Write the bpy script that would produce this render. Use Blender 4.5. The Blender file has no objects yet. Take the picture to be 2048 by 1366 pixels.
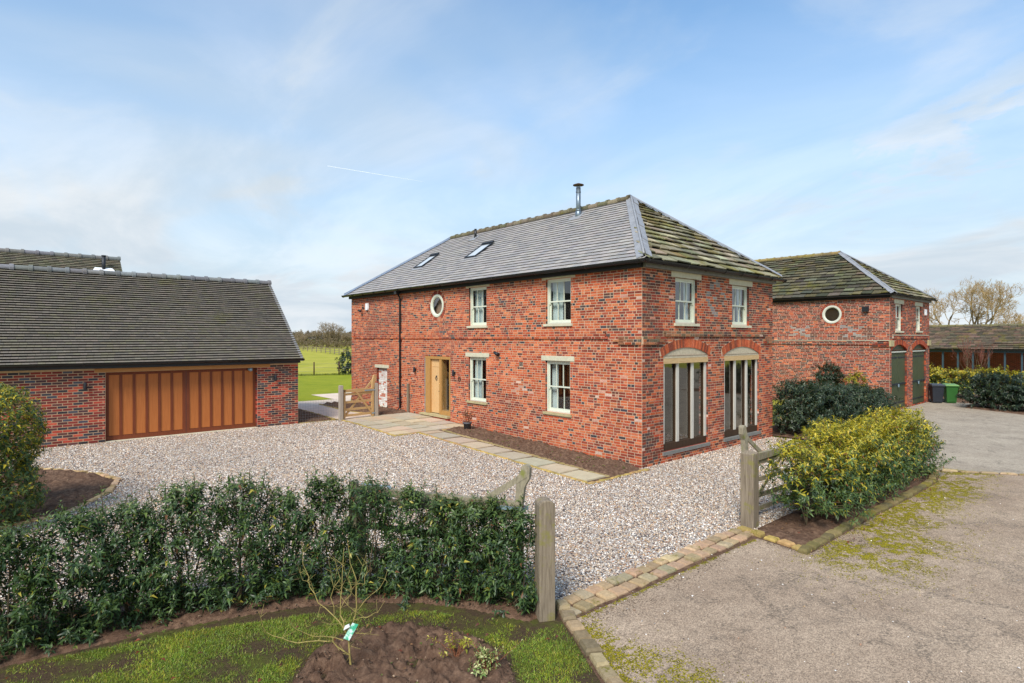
import bpy, bmesh, math, random
import numpy as np
from mathutils import Vector, Matrix, Euler

S = bpy.context.scene
COL = S.collection
R = math.radians
random.seed(7)
rng = np.random.default_rng(7)

# ------------------------------------------------------------------ camera, sky, sun, exposure
# world axes follow the barn: X runs along its gable end, Y along its long front, origin at the near corner
cam_d = bpy.data.cameras.new('camera'); cam = bpy.data.objects.new('camera', cam_d); COL.objects.link(cam)
CAM = Vector((-12.617, -9.185, 3.4))
cam.location = CAM
cam.rotation_euler = (R(90), 0, R(-41.387))
cam_d.sensor_width = 36; cam_d.lens = 20.516; cam_d.shift_y = -0.0032
cam_d.clip_start = 0.1; cam_d.clip_end = 6000
S.camera = cam

SUN_AZ = (-0.88, -0.47); SUN_EL = R(46)
wd = bpy.data.worlds.new('World'); S.world = wd; wd.use_nodes = True
nt = wd.node_tree; nt.nodes.clear()
def wn(t, **k):
    n = nt.nodes.new(t)
    for a, b in k.items(): setattr(n, a, b)
    return n
sky = wn('ShaderNodeTexSky', sky_type='NISHITA', sun_disc=False)
sky.sun_elevation = SUN_EL; sky.sun_rotation = math.atan2(SUN_AZ[0], SUN_AZ[1])
sky.altitude = 50; sky.air_density = 1.0; sky.dust_density = 0.4; sky.ozone_density = 2.6
tc = wn('ShaderNodeTexCoord')
sep = wn('ShaderNodeSeparateXYZ'); nt.links.new(tc.outputs['Generated'], sep.inputs[0])
mz = wn('ShaderNodeMath', operation='MAXIMUM'); nt.links.new(sep.outputs['Z'], mz.inputs[0]); mz.inputs[1].default_value = 0.0
az = wn('ShaderNodeMath', operation='ADD'); nt.links.new(mz.outputs[0], az.inputs[0]); az.inputs[1].default_value = 0.22
dv = wn('ShaderNodeVectorMath', operation='DIVIDE')
cz = wn('ShaderNodeCombineXYZ')
for i in range(3): nt.links.new(az.outputs[0], cz.inputs[i])
nt.links.new(tc.outputs['Generated'], dv.inputs[0]); nt.links.new(cz.outputs[0], dv.inputs[1])
def cloud(scale, detail, rough, lo, hi, off, stretch=(1, 1, 1), rot=0):
    mp = wn('ShaderNodeMapping'); mp.inputs['Location'].default_value = off; mp.inputs['Scale'].default_value = stretch
    mp.inputs['Rotation'].default_value = (0, 0, rot)
    nt.links.new(dv.outputs[0], mp.inputs[0])
    n = wn('ShaderNodeTexNoise'); n.inputs['Scale'].default_value = scale; n.inputs['Detail'].default_value = detail
    n.inputs['Roughness'].default_value = rough; n.inputs['Distortion'].default_value = 0.5
    nt.links.new(mp.outputs[0], n.inputs['Vector'])
    m = wn('ShaderNodeMapRange', interpolation_type='SMOOTHSTEP'); m.inputs['From Min'].default_value = lo; m.inputs['From Max'].default_value = hi
    nt.links.new(n.outputs['Fac'], m.inputs['Value'])
    return m.outputs[0]
c_big = cloud(0.9, 3, 0.5, 0.40, 0.68, (3.5, 1.2, 0))
c_wisp = cloud(2.0, 7, 0.56, 0.50, 0.74, (9.1, 8.4, 0), (1, 0.6, 1), R(20))
mul = wn('ShaderNodeMath', operation='MULTIPLY_ADD'); nt.links.new(c_wisp, mul.inputs[0]); mul.inputs[1].default_value = 0.27
bigm = wn('ShaderNodeMath', operation='MULTIPLY'); nt.links.new(c_big, bigm.inputs[0]); bigm.inputs[1].default_value = 0.34
nt.links.new(bigm.outputs[0], mul.inputs[2])
lowm = wn('ShaderNodeMapRange', interpolation_type='SMOOTHSTEP')          # layered cloud and haze low over the horizon
nt.links.new(sep.outputs['Z'], lowm.inputs['Value']); lowm.inputs['From Min'].default_value = 0.58; lowm.inputs['From Max'].default_value = 0.0
lowm.inputs['To Min'].default_value = 0.05; lowm.inputs['To Max'].default_value = 0.97
addm = wn('ShaderNodeMath', operation='ADD', use_clamp=True); nt.links.new(mul.outputs[0], addm.inputs[0]); nt.links.new(lowm.outputs[0], addm.inputs[1])
sp2 = wn('ShaderNodeSeparateXYZ'); nt.links.new(dv.outputs[0], sp2.inputs[0])               # a bank of cirrus to the east
bx = wn('ShaderNodeMath', operation='MULTIPLY_ADD'); nt.links.new(sp2.outputs['Y'], bx.inputs[0]); bx.inputs[1].default_value = -0.35; nt.links.new(sp2.outputs['X'], bx.inputs[2])
bm_ = wn('ShaderNodeMapRange', interpolation_type='SMOOTHSTEP'); nt.links.new(bx.outputs[0], bm_.inputs['Value']); bm_.inputs['From Min'].default_value = 1.38; bm_.inputs['From Max'].default_value = 1.72; bm_.inputs['To Max'].default_value = 0.85
bank = wn('ShaderNodeMath', operation='MULTIPLY'); nt.links.new(bm_.outputs[0], bank.inputs[0]); nt.links.new(cloud(3.4, 8, 0.62, 0.36, 0.62, (1.3, 4.4, 0), (1, 0.7, 1), R(-30)), bank.inputs[1])
addb = wn('ShaderNodeMath', operation='MAXIMUM'); nt.links.new(addm.outputs[0], addb.inputs[0]); nt.links.new(bank.outputs[0], addb.inputs[1])
ccol = wn('ShaderNodeMix', data_type='RGBA')
shade = cloud(1.7, 6, 0.6, 0.35, 0.7, (7.3, 2.2, 0), (1, 0.6, 1))
nt.links.new(shade, ccol.inputs['Factor'])
ccol.inputs['A'].default_value = (3.2, 3.7, 4.15, 1); ccol.inputs['B'].default_value = (4.25, 4.5, 4.72, 1)
skm = wn('ShaderNodeMix', data_type='RGBA'); nt.links.new(addb.outputs[0], skm.inputs['Factor'])
skg = wn('ShaderNodeMix', data_type='RGBA', blend_type='MULTIPLY'); skg.inputs['Factor'].default_value = 1
nt.links.new(sky.outputs[0], skg.inputs['A']); skg.inputs['B'].default_value = (0.84, 1.14, 1.20, 1)
nt.links.new(skg.outputs['Result'], skm.inputs['A']); nt.links.new(ccol.outputs['Result'], skm.inputs['B'])
bg = wn('ShaderNodeBackground'); bg.inputs['Strength'].default_value = 0.1
nt.links.new(skm.outputs['Result'], bg.inputs['Color'])
wo = wn('ShaderNodeOutputWorld'); nt.links.new(bg.outputs[0], wo.inputs['Surface'])

sd = bpy.data.lights.new('sun', 'SUN'); sun = bpy.data.objects.new('sun', sd); COL.objects.link(sun)
sd.energy = 2.3; sd.angle = R(20); sd.color = (1.0, 0.93, 0.83)
to_sun = Vector((SUN_AZ[0], SUN_AZ[1], 0)).normalized() * math.cos(SUN_EL) + Vector((0, 0, math.sin(SUN_EL)))
sun.rotation_euler = (-to_sun).to_track_quat('-Z', 'Y').to_euler()
sun.location = (-30, -10, 40)
S.view_settings.view_transform = 'Standard'; S.view_settings.look = 'None'
S.view_settings.gamma = 1; S.view_settings.use_curve_mapping = False
S.view_settings.exposure = 1.0
S.render.engine = 'CYCLES'
S.cycles.max_bounces = 6; S.cycles.transparent_max_bounces = 12

# ------------------------------------------------------------------ small helpers
def lin(r, g, b, k=1.0):
    f = lambda c: (c / 255 / 12.92 if c / 255 <= .04045 else ((c / 255 + .055) / 1.055) ** 2.4) * k
    return (f(r), f(g), f(b))
def zg(y): return min(max(.036 * y, 0), .36)
def zgn(y): return np.clip(.036 * y, 0, .36)
def jit(c, a=.12):
    k = 1 + random.uniform(-a, a)
    return tuple(max(0, x * k * (1 + random.uniform(-a * .35, a * .35))) for x in c)
def link(o, parent=None):
    COL.objects.link(o)
    if parent is not None: o.parent = parent
    return o
def thing(name, label, cat, loc=(0, 0, 0), rot=0, group=None):
    o = bpy.data.objects.new(name, None); COL.objects.link(o); o.empty_display_size = .2
    o.location = loc; o.rotation_euler = (0, 0, rot); o['label'] = label; o['category'] = cat
    if group: o['group'] = group
    return o
def tag(o, label, cat, group=None):
    o['label'] = label; o['category'] = cat
    if group: o['group'] = group
    return o
def under(o, root):
    """parent a world-coordinate mesh to an Empty that stands somewhere else"""
    o.parent = root
    o.matrix_parent_inverse = (Matrix.Translation(root.location) @ Euler(root.rotation_euler).to_matrix().to_4x4()).inverted()
    return o

class MB:
    def __init__(s, tf=None): s.v = []; s.f = []; s.c = []; s.tf = tf
    def P(s, p): s.v.append(s.tf(*p) if s.tf else tuple(p)); return len(s.v) - 1
    def face(s, pts, col=None):
        s.f.append([s.P(p) for p in pts]); s.c.append(col)
    def hexa(s, p, col=None, skip=()):
        i = [s.P(q) for q in p]   # 0-3 bottom ring, 4-7 top ring
        for k, q in enumerate(((0, 3, 2, 1), (4, 5, 6, 7), (0, 1, 5, 4), (1, 2, 6, 5), (2, 3, 7, 6), (3, 0, 4, 7))):
            if k in skip: continue
            s.f.append([i[a] for a in q]); s.c.append(col)
    def box(s, a0, a1, b0, b1, c0, c1, col=None, skip=()):
        s.hexa([(a0, b0, c0), (a1, b0, c0), (a1, b1, c0), (a0, b1, c0), (a0, b0, c1), (a1, b0, c1), (a1, b1, c1), (a0, b1, c1)], col, skip)
    def bar(s, p, q, w, h, col=None, up=(0, 0, 1)):
        p, q = Vector(p), Vector(q); d = (q - p).normalized(); u = Vector(up)
        if abs(d.dot(u)) > .98: u = Vector((0, 1, 0))
        x = d.cross(u).normalized() * (w / 2); y = x.cross(d).normalized() * (h / 2)
        s.hexa([p - x - y, p + x - y, p + x + y, p - x + y, q - x - y, q + x - y, q + x + y, q - x + y], col)
    def tube(s, pts, rad, n=8, col=None, caps=True):
        pts = [Vector(p) for p in pts]
        if not hasattr(rad, '__len__'): rad = [rad] * len(pts)
        rings = []
        for k, p in enumerate(pts):
            d = (pts[min(k + 1, len(pts) - 1)] - pts[max(k - 1, 0)]).normalized()
            a = d.cross(Vector((0, 0, 1)))
            if a.length < .05: a = d.cross(Vector((0, 1, 0)))
            a.normalize(); b = a.cross(d)
            rings.append([s.P(p + (a * math.cos(t) + b * math.sin(t)) * rad[k]) for t in [2 * math.pi * j / n for j in range(n)]])
        for k in range(len(rings) - 1):
            for j in range(n):
                s.f.append([rings[k][j], rings[k][(j + 1) % n], rings[k + 1][(j + 1) % n], rings[k + 1][j]]); s.c.append(col)
        if caps:
            s.f.append(rings[0][::-1]); s.c.append(col); s.f.append(rings[-1]); s.c.append(col)
    def prism(s, poly, b0, b1, col=None):
        """poly in the first and third axes, extruded along the second"""
        n = len(poly); A = [s.P((p[0], b0, p[1])) for p in poly]; B = [s.P((p[0], b1, p[1])) for p in poly]
        s.f.append(A); s.c.append(col); s.f.append(B[::-1]); s.c.append(col)
        for k in range(n): s.f.append([A[k], B[k], B[(k + 1) % n], A[(k + 1) % n]]); s.c.append(col)
    def mesh(s, name, mat, smooth=False):
        m = bpy.data.meshes.new(name); m.from_pydata(s.v, [], s.f)
        if any(c is not None for c in s.c):
            at = m.color_attributes.new('Col', 'FLOAT_COLOR', 'CORNER')
            arr = []
            for f, c in zip(s.f, s.c):
                c = c or (.5, .5, .5); arr.extend((c[0], c[1], c[2], 1.0) * len(f))
            at.data.foreach_set('color', arr)
        if mat: m.materials.append(mat)
        if smooth: m.polygons.foreach_set('use_smooth', [True] * len(m.polygons))
        bm = bmesh.new(); bm.from_mesh(m); bmesh.ops.recalc_face_normals(bm, faces=bm.faces); bm.to_mesh(m); bm.free()
        return m
    def build(s, name, mat, parent=None, smooth=False, stuff=False):
        o = bpy.data.objects.new(name, s.mesh(name, mat, smooth)); COL.objects.link(o)
        if parent is not None:
            if parent.type == 'EMPTY': under(o, parent)
            else: o.parent = parent
        if stuff: o['kind'] = 'stuff'
        return o
    def local(s, name, mat, parent, smooth=False):
        o = bpy.data.objects.new(name, s.mesh(name, mat, smooth)); COL.objects.link(o); o.parent = parent
        return o

def np_mesh(name, V, F, C=None, mat=None, smooth=False):
    """triangles from arrays; C one colour for each vertex"""
    m = bpy.data.meshes.new(name); V = np.ascontiguousarray(V, np.float32); F = np.ascontiguousarray(F, np.int32)
    m.vertices.add(len(V)); m.vertices.foreach_set('co', V.ravel())
    m.loops.add(F.size); m.loops.foreach_set('vertex_index', F.ravel())
    m.polygons.add(len(F)); m.polygons.foreach_set('loop_start', np.arange(0, F.size, F.shape[1], dtype=np.int32))
    m.polygons.foreach_set('loop_total', np.full(len(F), F.shape[1], np.int32))
    if smooth: m.polygons.foreach_set('use_smooth', np.ones(len(F), bool))
    m.update(calc_edges=True); m.validate()
    if C is not None:
        at = m.color_attributes.new('Col', 'FLOAT_COLOR', 'POINT')
        at.data.foreach_set('color', np.c_[C, np.ones(len(C))].astype(np.float32).ravel())
    if mat: m.materials.append(mat)
    return m
def np_obj(name, V, F, C=None, mat=None, parent=None, stuff=False, smooth=False):
    o = bpy.data.objects.new(name, np_mesh(name, V, F, C, mat, smooth)); COL.objects.link(o)
    if parent is not None:
        if parent.type == 'EMPTY': under(o, parent)
        else: o.parent = parent
    if stuff: o['kind'] = 'stuff'
    return o
def vnoise(x, y, seed=0):
    xi, yi = np.floor(x), np.floor(y); fx, fy = x - xi, y - yi
    fx = fx * fx * (3 - 2 * fx); fy = fy * fy * (3 - 2 * fy)
    h = lambda a, b: np.modf(np.abs(np.sin(a * 127.1 + b * 311.7 + seed * 17.3) * 43758.5453))[0]
    return (h(xi, yi) * (1 - fx) + h(xi + 1, yi) * fx) * (1 - fy) + (h(xi, yi + 1) * (1 - fx) + h(xi + 1, yi + 1) * fx) * fy
def fbm(x, y, seed=0, oct=4):
    t = 0; a = .5
    for k in range(oct): t = t + a * vnoise(x * 2 ** k, y * 2 ** k, seed + k); a *= .5
    return t / (1 - .5 ** oct)
def inside(px, py, poly):
    r = np.zeros(px.shape, bool); n = len(poly)
    for i in range(n):
        x1, y1 = poly[i]; x2, y2 = poly[(i + 1) % n]
        if y1 == y2: continue
        c = ((y1 > py) != (y2 > py)) & (px < (x2 - x1) * (py - y1) / (y2 - y1) + x1); r ^= c
    return r
def edge_dist(px, py, poly, closed=True):
    d = np.full(px.shape, 1e9); n = len(poly)
    for i in range(n if closed else n - 1):
        ax, ay = poly[i]; bx, by = poly[(i + 1) % n]; L = (bx - ax) ** 2 + (by - ay) ** 2
        t = np.clip(((px - ax) * (bx - ax) + (py - ay) * (by - ay)) / L, 0, 1)
        d = np.minimum(d, np.hypot(px - ax - t * (bx - ax), py - ay - t * (by - ay)))
    return d

# ------------------------------------------------------------------ materials
class NM:
    def __init__(s, name, rough=.85, spec=.3):
        s.m = bpy.data.materials.new(name); s.m.use_nodes = True; s.t = s.m.node_tree; s.n = s.t.nodes
        s.b = s.n['Principled BSDF']; s.b.inputs['Roughness'].default_value = rough; s.b.inputs['Specular IOR Level'].default_value = spec
        s.co = s.n.new('ShaderNodeTexCoord').outputs['Object']
    def new(s, t, **k):
        n = s.n.new(t)
        for a, b in k.items(): setattr(n, a, b)
        return n
    def L(s, a, b): s.t.links.new(a, b)
    def geo(s): s.co = s.new('ShaderNodeNewGeometry').outputs['Position']; return s
    def vec(s, scale=(1, 1, 1)):
        m = s.new('ShaderNodeMapping'); m.inputs['Scale'].default_value = scale; s.L(s.co, m.inputs[0]); return m.outputs[0]
    def noise(s, scale, detail=4, rough=.55, vec=None, dist=0):
        n = s.new('ShaderNodeTexNoise'); n.inputs['Scale'].default_value = scale; n.inputs['Detail'].default_value = detail
        n.inputs['Roughness'].default_value = rough; n.inputs['Distortion'].default_value = dist; s.L(vec or s.co, n.inputs['Vector']); return n.outputs['Fac']
    def vor(s, scale, out='Color', vec=None):
        n = s.new('ShaderNodeTexVoronoi'); n.inputs['Scale'].default_value = scale; s.L(vec or s.co, n.inputs['Vector']); return n.outputs[out]
    def ramp(s, fac, stops, interp='LINEAR'):
        r = s.new('ShaderNodeValToRGB'); r.color_ramp.interpolation = interp; e = r.color_ramp.elements
        while len(e) < len(stops): e.new(.5)
        for k, (p, c) in enumerate(stops): e[k].position = p; e[k].color = (*c, 1) if len(c) == 3 else c
        s.L(fac, r.inputs[0]); return r.outputs[0]
    def rng(s, fac, a, b, c=0, d=1):
        r = s.new('ShaderNodeMapRange', interpolation_type='SMOOTHSTEP')
        for k, v in zip(('From Min', 'From Max', 'To Min', 'To Max'), (a, b, c, d)): r.inputs[k].default_value = v
        s.L(fac, r.inputs['Value']); return r.outputs[0]
    def mix(s, a, b, fac, mode='MIX'):
        m = s.new('ShaderNodeMix', data_type='RGBA', blend_type=mode)
        for v, i in ((fac, 'Factor'), (a, 'A'), (b, 'B')):
            if isinstance(v, (int, float)): m.inputs[i].default_value = v
            elif isinstance(v, tuple): m.inputs[i].default_value = (*v, 1)
            else: s.L(v, m.inputs[i])
        return m.outputs['Result']
    def math(s, op, a, b):
        m = s.new('ShaderNodeMath', operation=op)
        for k, v in enumerate((a, b)):
            if isinstance(v, (int, float)): m.inputs[k].default_value = v
            else: s.L(v, m.inputs[k])
        return m.outputs[0]
    def own(s, use):
        if use == 'attr':
            n = s.new('ShaderNodeVertexColor', layer_name='Col'); return n.outputs['Color']
        return s.new('ShaderNodeObjectInfo').outputs['Color']
    def col(s, c):
        if isinstance(c, tuple): s.b.inputs['Base Color'].default_value = (*c, 1)
        else: s.L(c, s.b.inputs['Base Color'])
        return s
    def bump(s, fac, strength=.4, dist=.01):
        n = s.new('ShaderNodeBump'); n.inputs['Strength'].default_value = strength; n.inputs['Distance'].default_value = dist
        s.L(fac, n.inputs['Height']); s.L(n.outputs[0], s.b.inputs['Normal']); return s

def plain(name, c, rough=.6, spec=.3, var=.12, scale=6, bump=.1, metal=0):
    n = NM(name, rough, spec); f = n.noise(scale, 5, .6)
    n.col(n.ramp(f, [(.25, tuple(x * (1 - var) for x in c)), (.75, tuple(min(1, x * (1 + var)) for x in c))]))
    if bump: n.bump(n.noise(scale * 8, 3), bump, .004)
    n.b.inputs['Metallic'].default_value = metal
    return n.m
def piece(name, use, rough=.9, spec=.2, var=.35, scale=18, bump=.5, moss=None, lime=None, dist=.006, moss_scale=3.0, moss_lo=.52):
    """material of a piece with its own colour: colour attribute in joined meshes, object colour on single pieces"""
    n = NM(name, rough, spec).geo(); c = n.own(use); f = n.noise(scale, 5, .6)
    c = n.mix(c, n.ramp(f, [(.2, (1 - var,) * 3), (.8, (1 + var * .9, 1 + var, 1 + var * 1.1))]), 1.0, 'MULTIPLY')
    if lime:
        k = n.math('MULTIPLY', n.rng(n.noise(46, 4, .7), .62, .72), n.rng(n.noise(.9, 4, .6), .42, .66)); c = n.mix(c, lime, n.math('MULTIPLY', k, .5))
        c = n.mix(c, n.ramp(n.noise(.55, 5, .6, None, .8), [(.3, (.76, .72, .70)), (.5, (1.0, 1.0, 1.0)), (.72, (1.12, 1.12, 1.10))]), 1.0, 'MULTIPLY')
    if moss:
        k = n.math('MULTIPLY', n.rng(n.noise(moss_scale, 6, .65), moss_lo, moss_lo + .16), n.rng(n.noise(30, 4, .7), .38, .6)); c = n.mix(c, moss, n.math('MULTIPLY', k, .85))
    n.col(c).bump(n.noise(scale * 2.5, 5, .65), bump, dist)
    return n.m
def wood(name, c1, c2, scale=(18, 18, 1.2), rough=.8, bump=.5, moss=None):
    n = NM(name, rough, .25); v = n.vec(scale); f = n.noise(2.2, 6, .65, v, .6)
    c = n.ramp(f, [(.25, c1), (.75, c2)])
    if moss: c = n.mix(c, moss, n.math('MULTIPLY', n.rng(n.noise(5, 5, .6), .52, .68), .8))
    n.col(c).bump(n.noise(5, 6, .7, v), bump, .006); return n.m
def leafmat(name, gloss=.5, trans=.25):
    n = NM(name, .42, gloss); c = n.own('attr'); n.col(c)
    n.bump(n.noise(60, 2), .15, .003)
    tr = n.new('ShaderNodeBsdfTranslucent'); n.L(n.mix(c, (1.4, 1.5, .7), 1.0, 'MULTIPLY'), tr.inputs['Color'])
    mx = n.new('ShaderNodeMixShader'); mx.inputs[0].default_value = trans
    out = n.n['Material Output']; n.L(n.b.outputs[0], mx.inputs[1]); n.L(tr.outputs[0], mx.inputs[2]); n.L(mx.outputs[0], out.inputs['Surface'])
    return n.m
def glassmat(name, tint=(.9, .95, .95), ior=1.5):
    n = NM(name); g = n.new('ShaderNodeBsdfGlossy'); g.inputs['Roughness'].default_value = .015; g.inputs['Color'].default_value = (1, 1, 1, 1)
    t = n.new('ShaderNodeBsdfTransparent'); t.inputs['Color'].default_value = (*tint, 1)
    fr = n.new('ShaderNodeLayerWeight'); fr.inputs['Blend'].default_value = .5
    bp = n.new('ShaderNodeBump'); bp.inputs['Strength'].default_value = .03; bp.inputs['Distance'].default_value = .02; n.L(n.noise(2.2, 2), bp.inputs['Height']); n.L(bp.outputs[0], g.inputs['Normal'])
    mx = n.new('ShaderNodeMixShader'); n.L(n.math('ADD', n.math('MULTIPLY', n.math('POWER', fr.outputs['Facing'], 3.5), .85), .13), mx.inputs[0]); n.L(t.outputs[0], mx.inputs[1]); n.L(g.outputs[0], mx.inputs[2])
    n.L(mx.outputs[0], n.n['Material Output'].inputs['Surface']); return n.m

M = {}
LIME = lin(222, 208, 196)
for u in ('attr', 'obj'):
    M['brick_' + u] = piece('old_brick_' + u, u, .92, .15, .38, 22, .6, lime=LIME)
    M['newbrick_' + u] = piece('new_brick_' + u, u, .85, .2, .22, 30, .4)
    M['slate_' + u] = piece('slate_' + u, u, .5, .5, .10, 9, .25)
    M['stone_' + u] = piece('stone_slate_' + u, u, .95, .12, .35, 10, .8, moss=lin(128, 120, 50, .8), moss_scale=1.3, dist=.012, moss_lo=.50)
    M['tile_' + u] = piece('clay_tile_' + u, u, .8, .25, .22, 14, .4, moss=lin(110, 108, 55), moss_scale=.8, moss_lo=.58)
    M['sett_' + u] = piece('sandstone_sett_' + u, u, .95, .12, .3, 20, .8, moss=lin(120, 115, 40, .8), moss_scale=4)
    M['flag_' + u] = piece('flagstone_' + u, u, .85, .2, .14, 5, .35)
M['mortar'] = plain('lime_mortar', lin(194, 168, 142), .95, .1, .2, 12, .5)
M['mortar2'] = plain('grey_pink_mortar', lin(188, 164, 144), .95, .1, .2, 12, .5)
M['mortar3'] = plain('buff_mortar', lin(196, 166, 134), .95, .1, .12, 12, .4)
M['sage'] = plain('sage_paint', lin(206, 210, 192), .4, .4, .05, 3, .03)
M['lintel'] = plain('buff_stone', lin(196, 192, 168), .9, .15, .14, 7, .35)
M['sill'] = plain('weathered_stone', lin(172, 160, 122), .9, .15, .2, 9, .4)
M['glass'] = glassmat('window_glass')
M['black'] = plain('black_gutter', lin(26, 27, 29), .4, .45, .25, 5, .08)
M['fascia'] = plain('dark_fascia', lin(30, 31, 33), .6, .3, .2, 8, .1)
M['fascia2'] = plain('grey_fascia', lin(120, 120, 116), .6, .3, .2, 8, .1)
M['lead'] = plain('lead', lin(140, 141, 144), .5, .5, .2, 5, .35)
M['bluelead'] = plain('new_lead', lin(120, 132, 150), .45, .5, .18, 5, .25)
M['steel'] = plain('grey_steel', lin(120, 132, 142), .38, .5, .12, 6, .03, .6)
M['oak'] = wood('fresh_oak', lin(150, 108, 58), lin(190, 146, 88), (22, 22, 1.4), .6, .25)
M['oakpale'] = wood('pale_oak', lin(196, 152, 100), lin(220, 184, 134), (22, 22, 1.4), .6, .2)
M['oakgrey'] = wood('weathered_oak', lin(92, 80, 66), lin(158, 144, 124), (20, 20, 1.0), .85, .7, lin(128, 122, 66))
M['gateoak'] = wood('gate_oak', lin(166, 132, 88), lin(206, 172, 122), (18, 18, 18), .75, .3)
M['oldgate'] = wood('old_gate_oak', lin(112, 104, 88), lin(166, 156, 132), (18, 18, 6), .85, .5, lin(118, 122, 48))
M['postnew'] = wood('grey_post', lin(140, 130, 120), lin(180, 170, 156), (22, 22, 1.2), .85, .5)
M['mullion'] = wood('bleached_oak', lin(176, 172, 162), lin(214, 208, 194), (20, 20, 1.1), .8, .4)
M['panelboard'] = wood('bleached_panel', lin(164, 152, 128), lin(202, 192, 168), (6, 6, 9), .85, .3)
M['browntimber'] = wood('brown_timber', lin(56, 40, 28), lin(92, 70, 50), (20, 20, 1.1), .7, .3)
M['darktimber'] = wood('dark_timber', lin(46, 33, 23), lin(78, 58, 41), (20, 20, 1.1), .7, .3)
M['transom'] = wood('tan_transom', lin(178, 146, 100), lin(208, 180, 136), (2, 2, 14), .8, .3)
M['doorpanel'] = wood('cedar_panel', lin(168, 98, 50), lin(190, 116, 62), (14, 14, .8), .55, .15)
M['doorframe'] = wood('brown_door_frame', lin(104, 52, 32), lin(130, 70, 44), (14, 14, 1.0), .5, .1)
M['beam'] = wood('oak_beam', lin(168, 112, 62), lin(196, 146, 92), (1.5, 20, 20), .7, .3)
M['olive'] = plain('olive_paint', lin(72, 80, 58), .42, .4, .12, 2.5, .06)
M['iron'] = plain('black_iron', lin(40, 44, 50), .5, .4, .2, 8, .1)
M['cream'] = plain('cream_paint', lin(205, 205, 190), .5, .3, .06, 4, .05)
M['white'] = plain('white_plastic', lin(235, 238, 240), .4, .4, .02, 4, 0)
M['galv'] = plain('galvanised', lin(150, 172, 186), .4, .5, .15, 9, .05, .4)
M['curtain'] = plain('pale_curtain', lin(196, 206, 204), .95, .1, .06, 4, .1)
M['darkcurtain'] = plain('dark_curtain', lin(74, 54, 38), .95, .1, .2, 3, .1); M['tanblind'] = plain('tan_blind', lin(176, 148, 128), .95, .1, .08, 3, .1)
M['room'] = plain('dim_room', lin(70, 62, 54), .9, .1, .1, 2, 0)
M['roofdark'] = plain('roof_underlay', lin(46, 45, 44), .9, .1, .1, 3, 0)
M['bark'] = wood('bark', lin(70, 60, 46), lin(112, 98, 74), (10, 10, 3), .9, .6)
M['twig'] = wood('twig', lin(150, 126, 90), lin(196, 170, 128), (10, 10, 3), .9, .4)
M['sapling'] = wood('sapling_bark', lin(122, 106, 58), lin(176, 160, 98), (14, 14, 4), .7, .3)
M['leaf'] = leafmat('leaf')
M['pot'] = plain('grey_pot', lin(92, 94, 98), .6, .3, .08, 8, .05)
M['wire'] = plain('fence_wire', lin(140, 140, 140), .5, .4, .1, 8, 0, .5)
M['deadstem'] = plain('dry_stem', lin(132, 84, 60), .9, .1, .2, 9, .1)
M['greenbin'] = plain('green_plastic', lin(50, 98, 44), .45, .4, .08, 4, .04)
M['greenlid'] = plain('pale_green_plastic', lin(106, 146, 78), .45, .4, .08, 4, .04)
M['blackbin'] = plain('black_plastic', lin(42, 46, 54), .45, .4, .1, 4, .04)
M['teal'] = plain('teal_steel', lin(50, 70, 78), .5, .4, .1, 4, .03)

# ------------------------------------------------------------------ brickwork
class Rect:
    def __init__(s, a, b, c, d): s.a, s.b, s.c, s.d = a, b, c, d
    def cut(s, z): return (s.a, s.b) if s.c < z < s.d else None
    def zs(s): return [s.c, s.d]
class Disc:
    def __init__(s, x, z, r): s.x, s.z, s.r = x, z, r
    def cut(s, z):
        q = s.r ** 2 - (z - s.z) ** 2
        return (s.x - math.sqrt(q), s.x + math.sqrt(q)) if q > 0 else None
    def zs(s): return list(np.linspace(s.z - s.r, s.z + s.r, 25))
class Arch:
    """opening with a segmental head: a..b wide, from c up to the springing sp, crown at cr; g grows the head"""
    def __init__(s, a, b, c, sp, cr, g=0):
        s.a, s.b, s.c, s.sp, s.cr, s.g = a, b, c, sp, cr, g
        h = (b - a) / 2; k = cr - sp; s.R = (h * h + k * k) / (2 * k); s.x = (a + b) / 2; s.z = cr - s.R
    def cut(s, z):
        if s.c < z <= s.sp: return (s.a, s.b)
        q = (s.R + s.g) ** 2 - (z - s.z) ** 2
        if z > s.sp and q > 0:
            w = math.sqrt(q); lim = (s.b - s.a) / 2 + s.g * .75
            return (s.x - min(w, lim), s.x + min(w, lim))
        return None
    def zs(s): return [s.c, s.sp] + list(np.linspace(s.sp, s.cr + s.g, 20))
def free(a, b, cuts):
    out = [(a, b)]
    for c in cuts:
        nx = []
        for x, y in out:
            if c[1] <= x or c[0] >= y: nx.append((x, y)); continue
            if c[0] > x: nx.append((x, c[0]))
            if c[1] < y: nx.append((c[1], y))
        out = nx
    return out
def backing(mb, a, b, c, d, holes, depth=0.0, col=None):
    zs = sorted({c, d} | {z for h in holes for z in h.zs() if c < z < d})
    for z0, z1 in zip(zs, zs[1:]):
        if z1 - z0 < 1e-4: continue
        for x, y in free(a, b, [q for q in (h.cut((z0 + z1) / 2) for h in holes) if q]):
            if y - x > 1e-4: mb.face([(x, depth, z0), (y, depth, z0), (y, depth, z1), (x, depth, z1)], col)
BS, BH, BC, BJ = .234, .118, .075, .0125          # stretcher, header, course, joint
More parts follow.
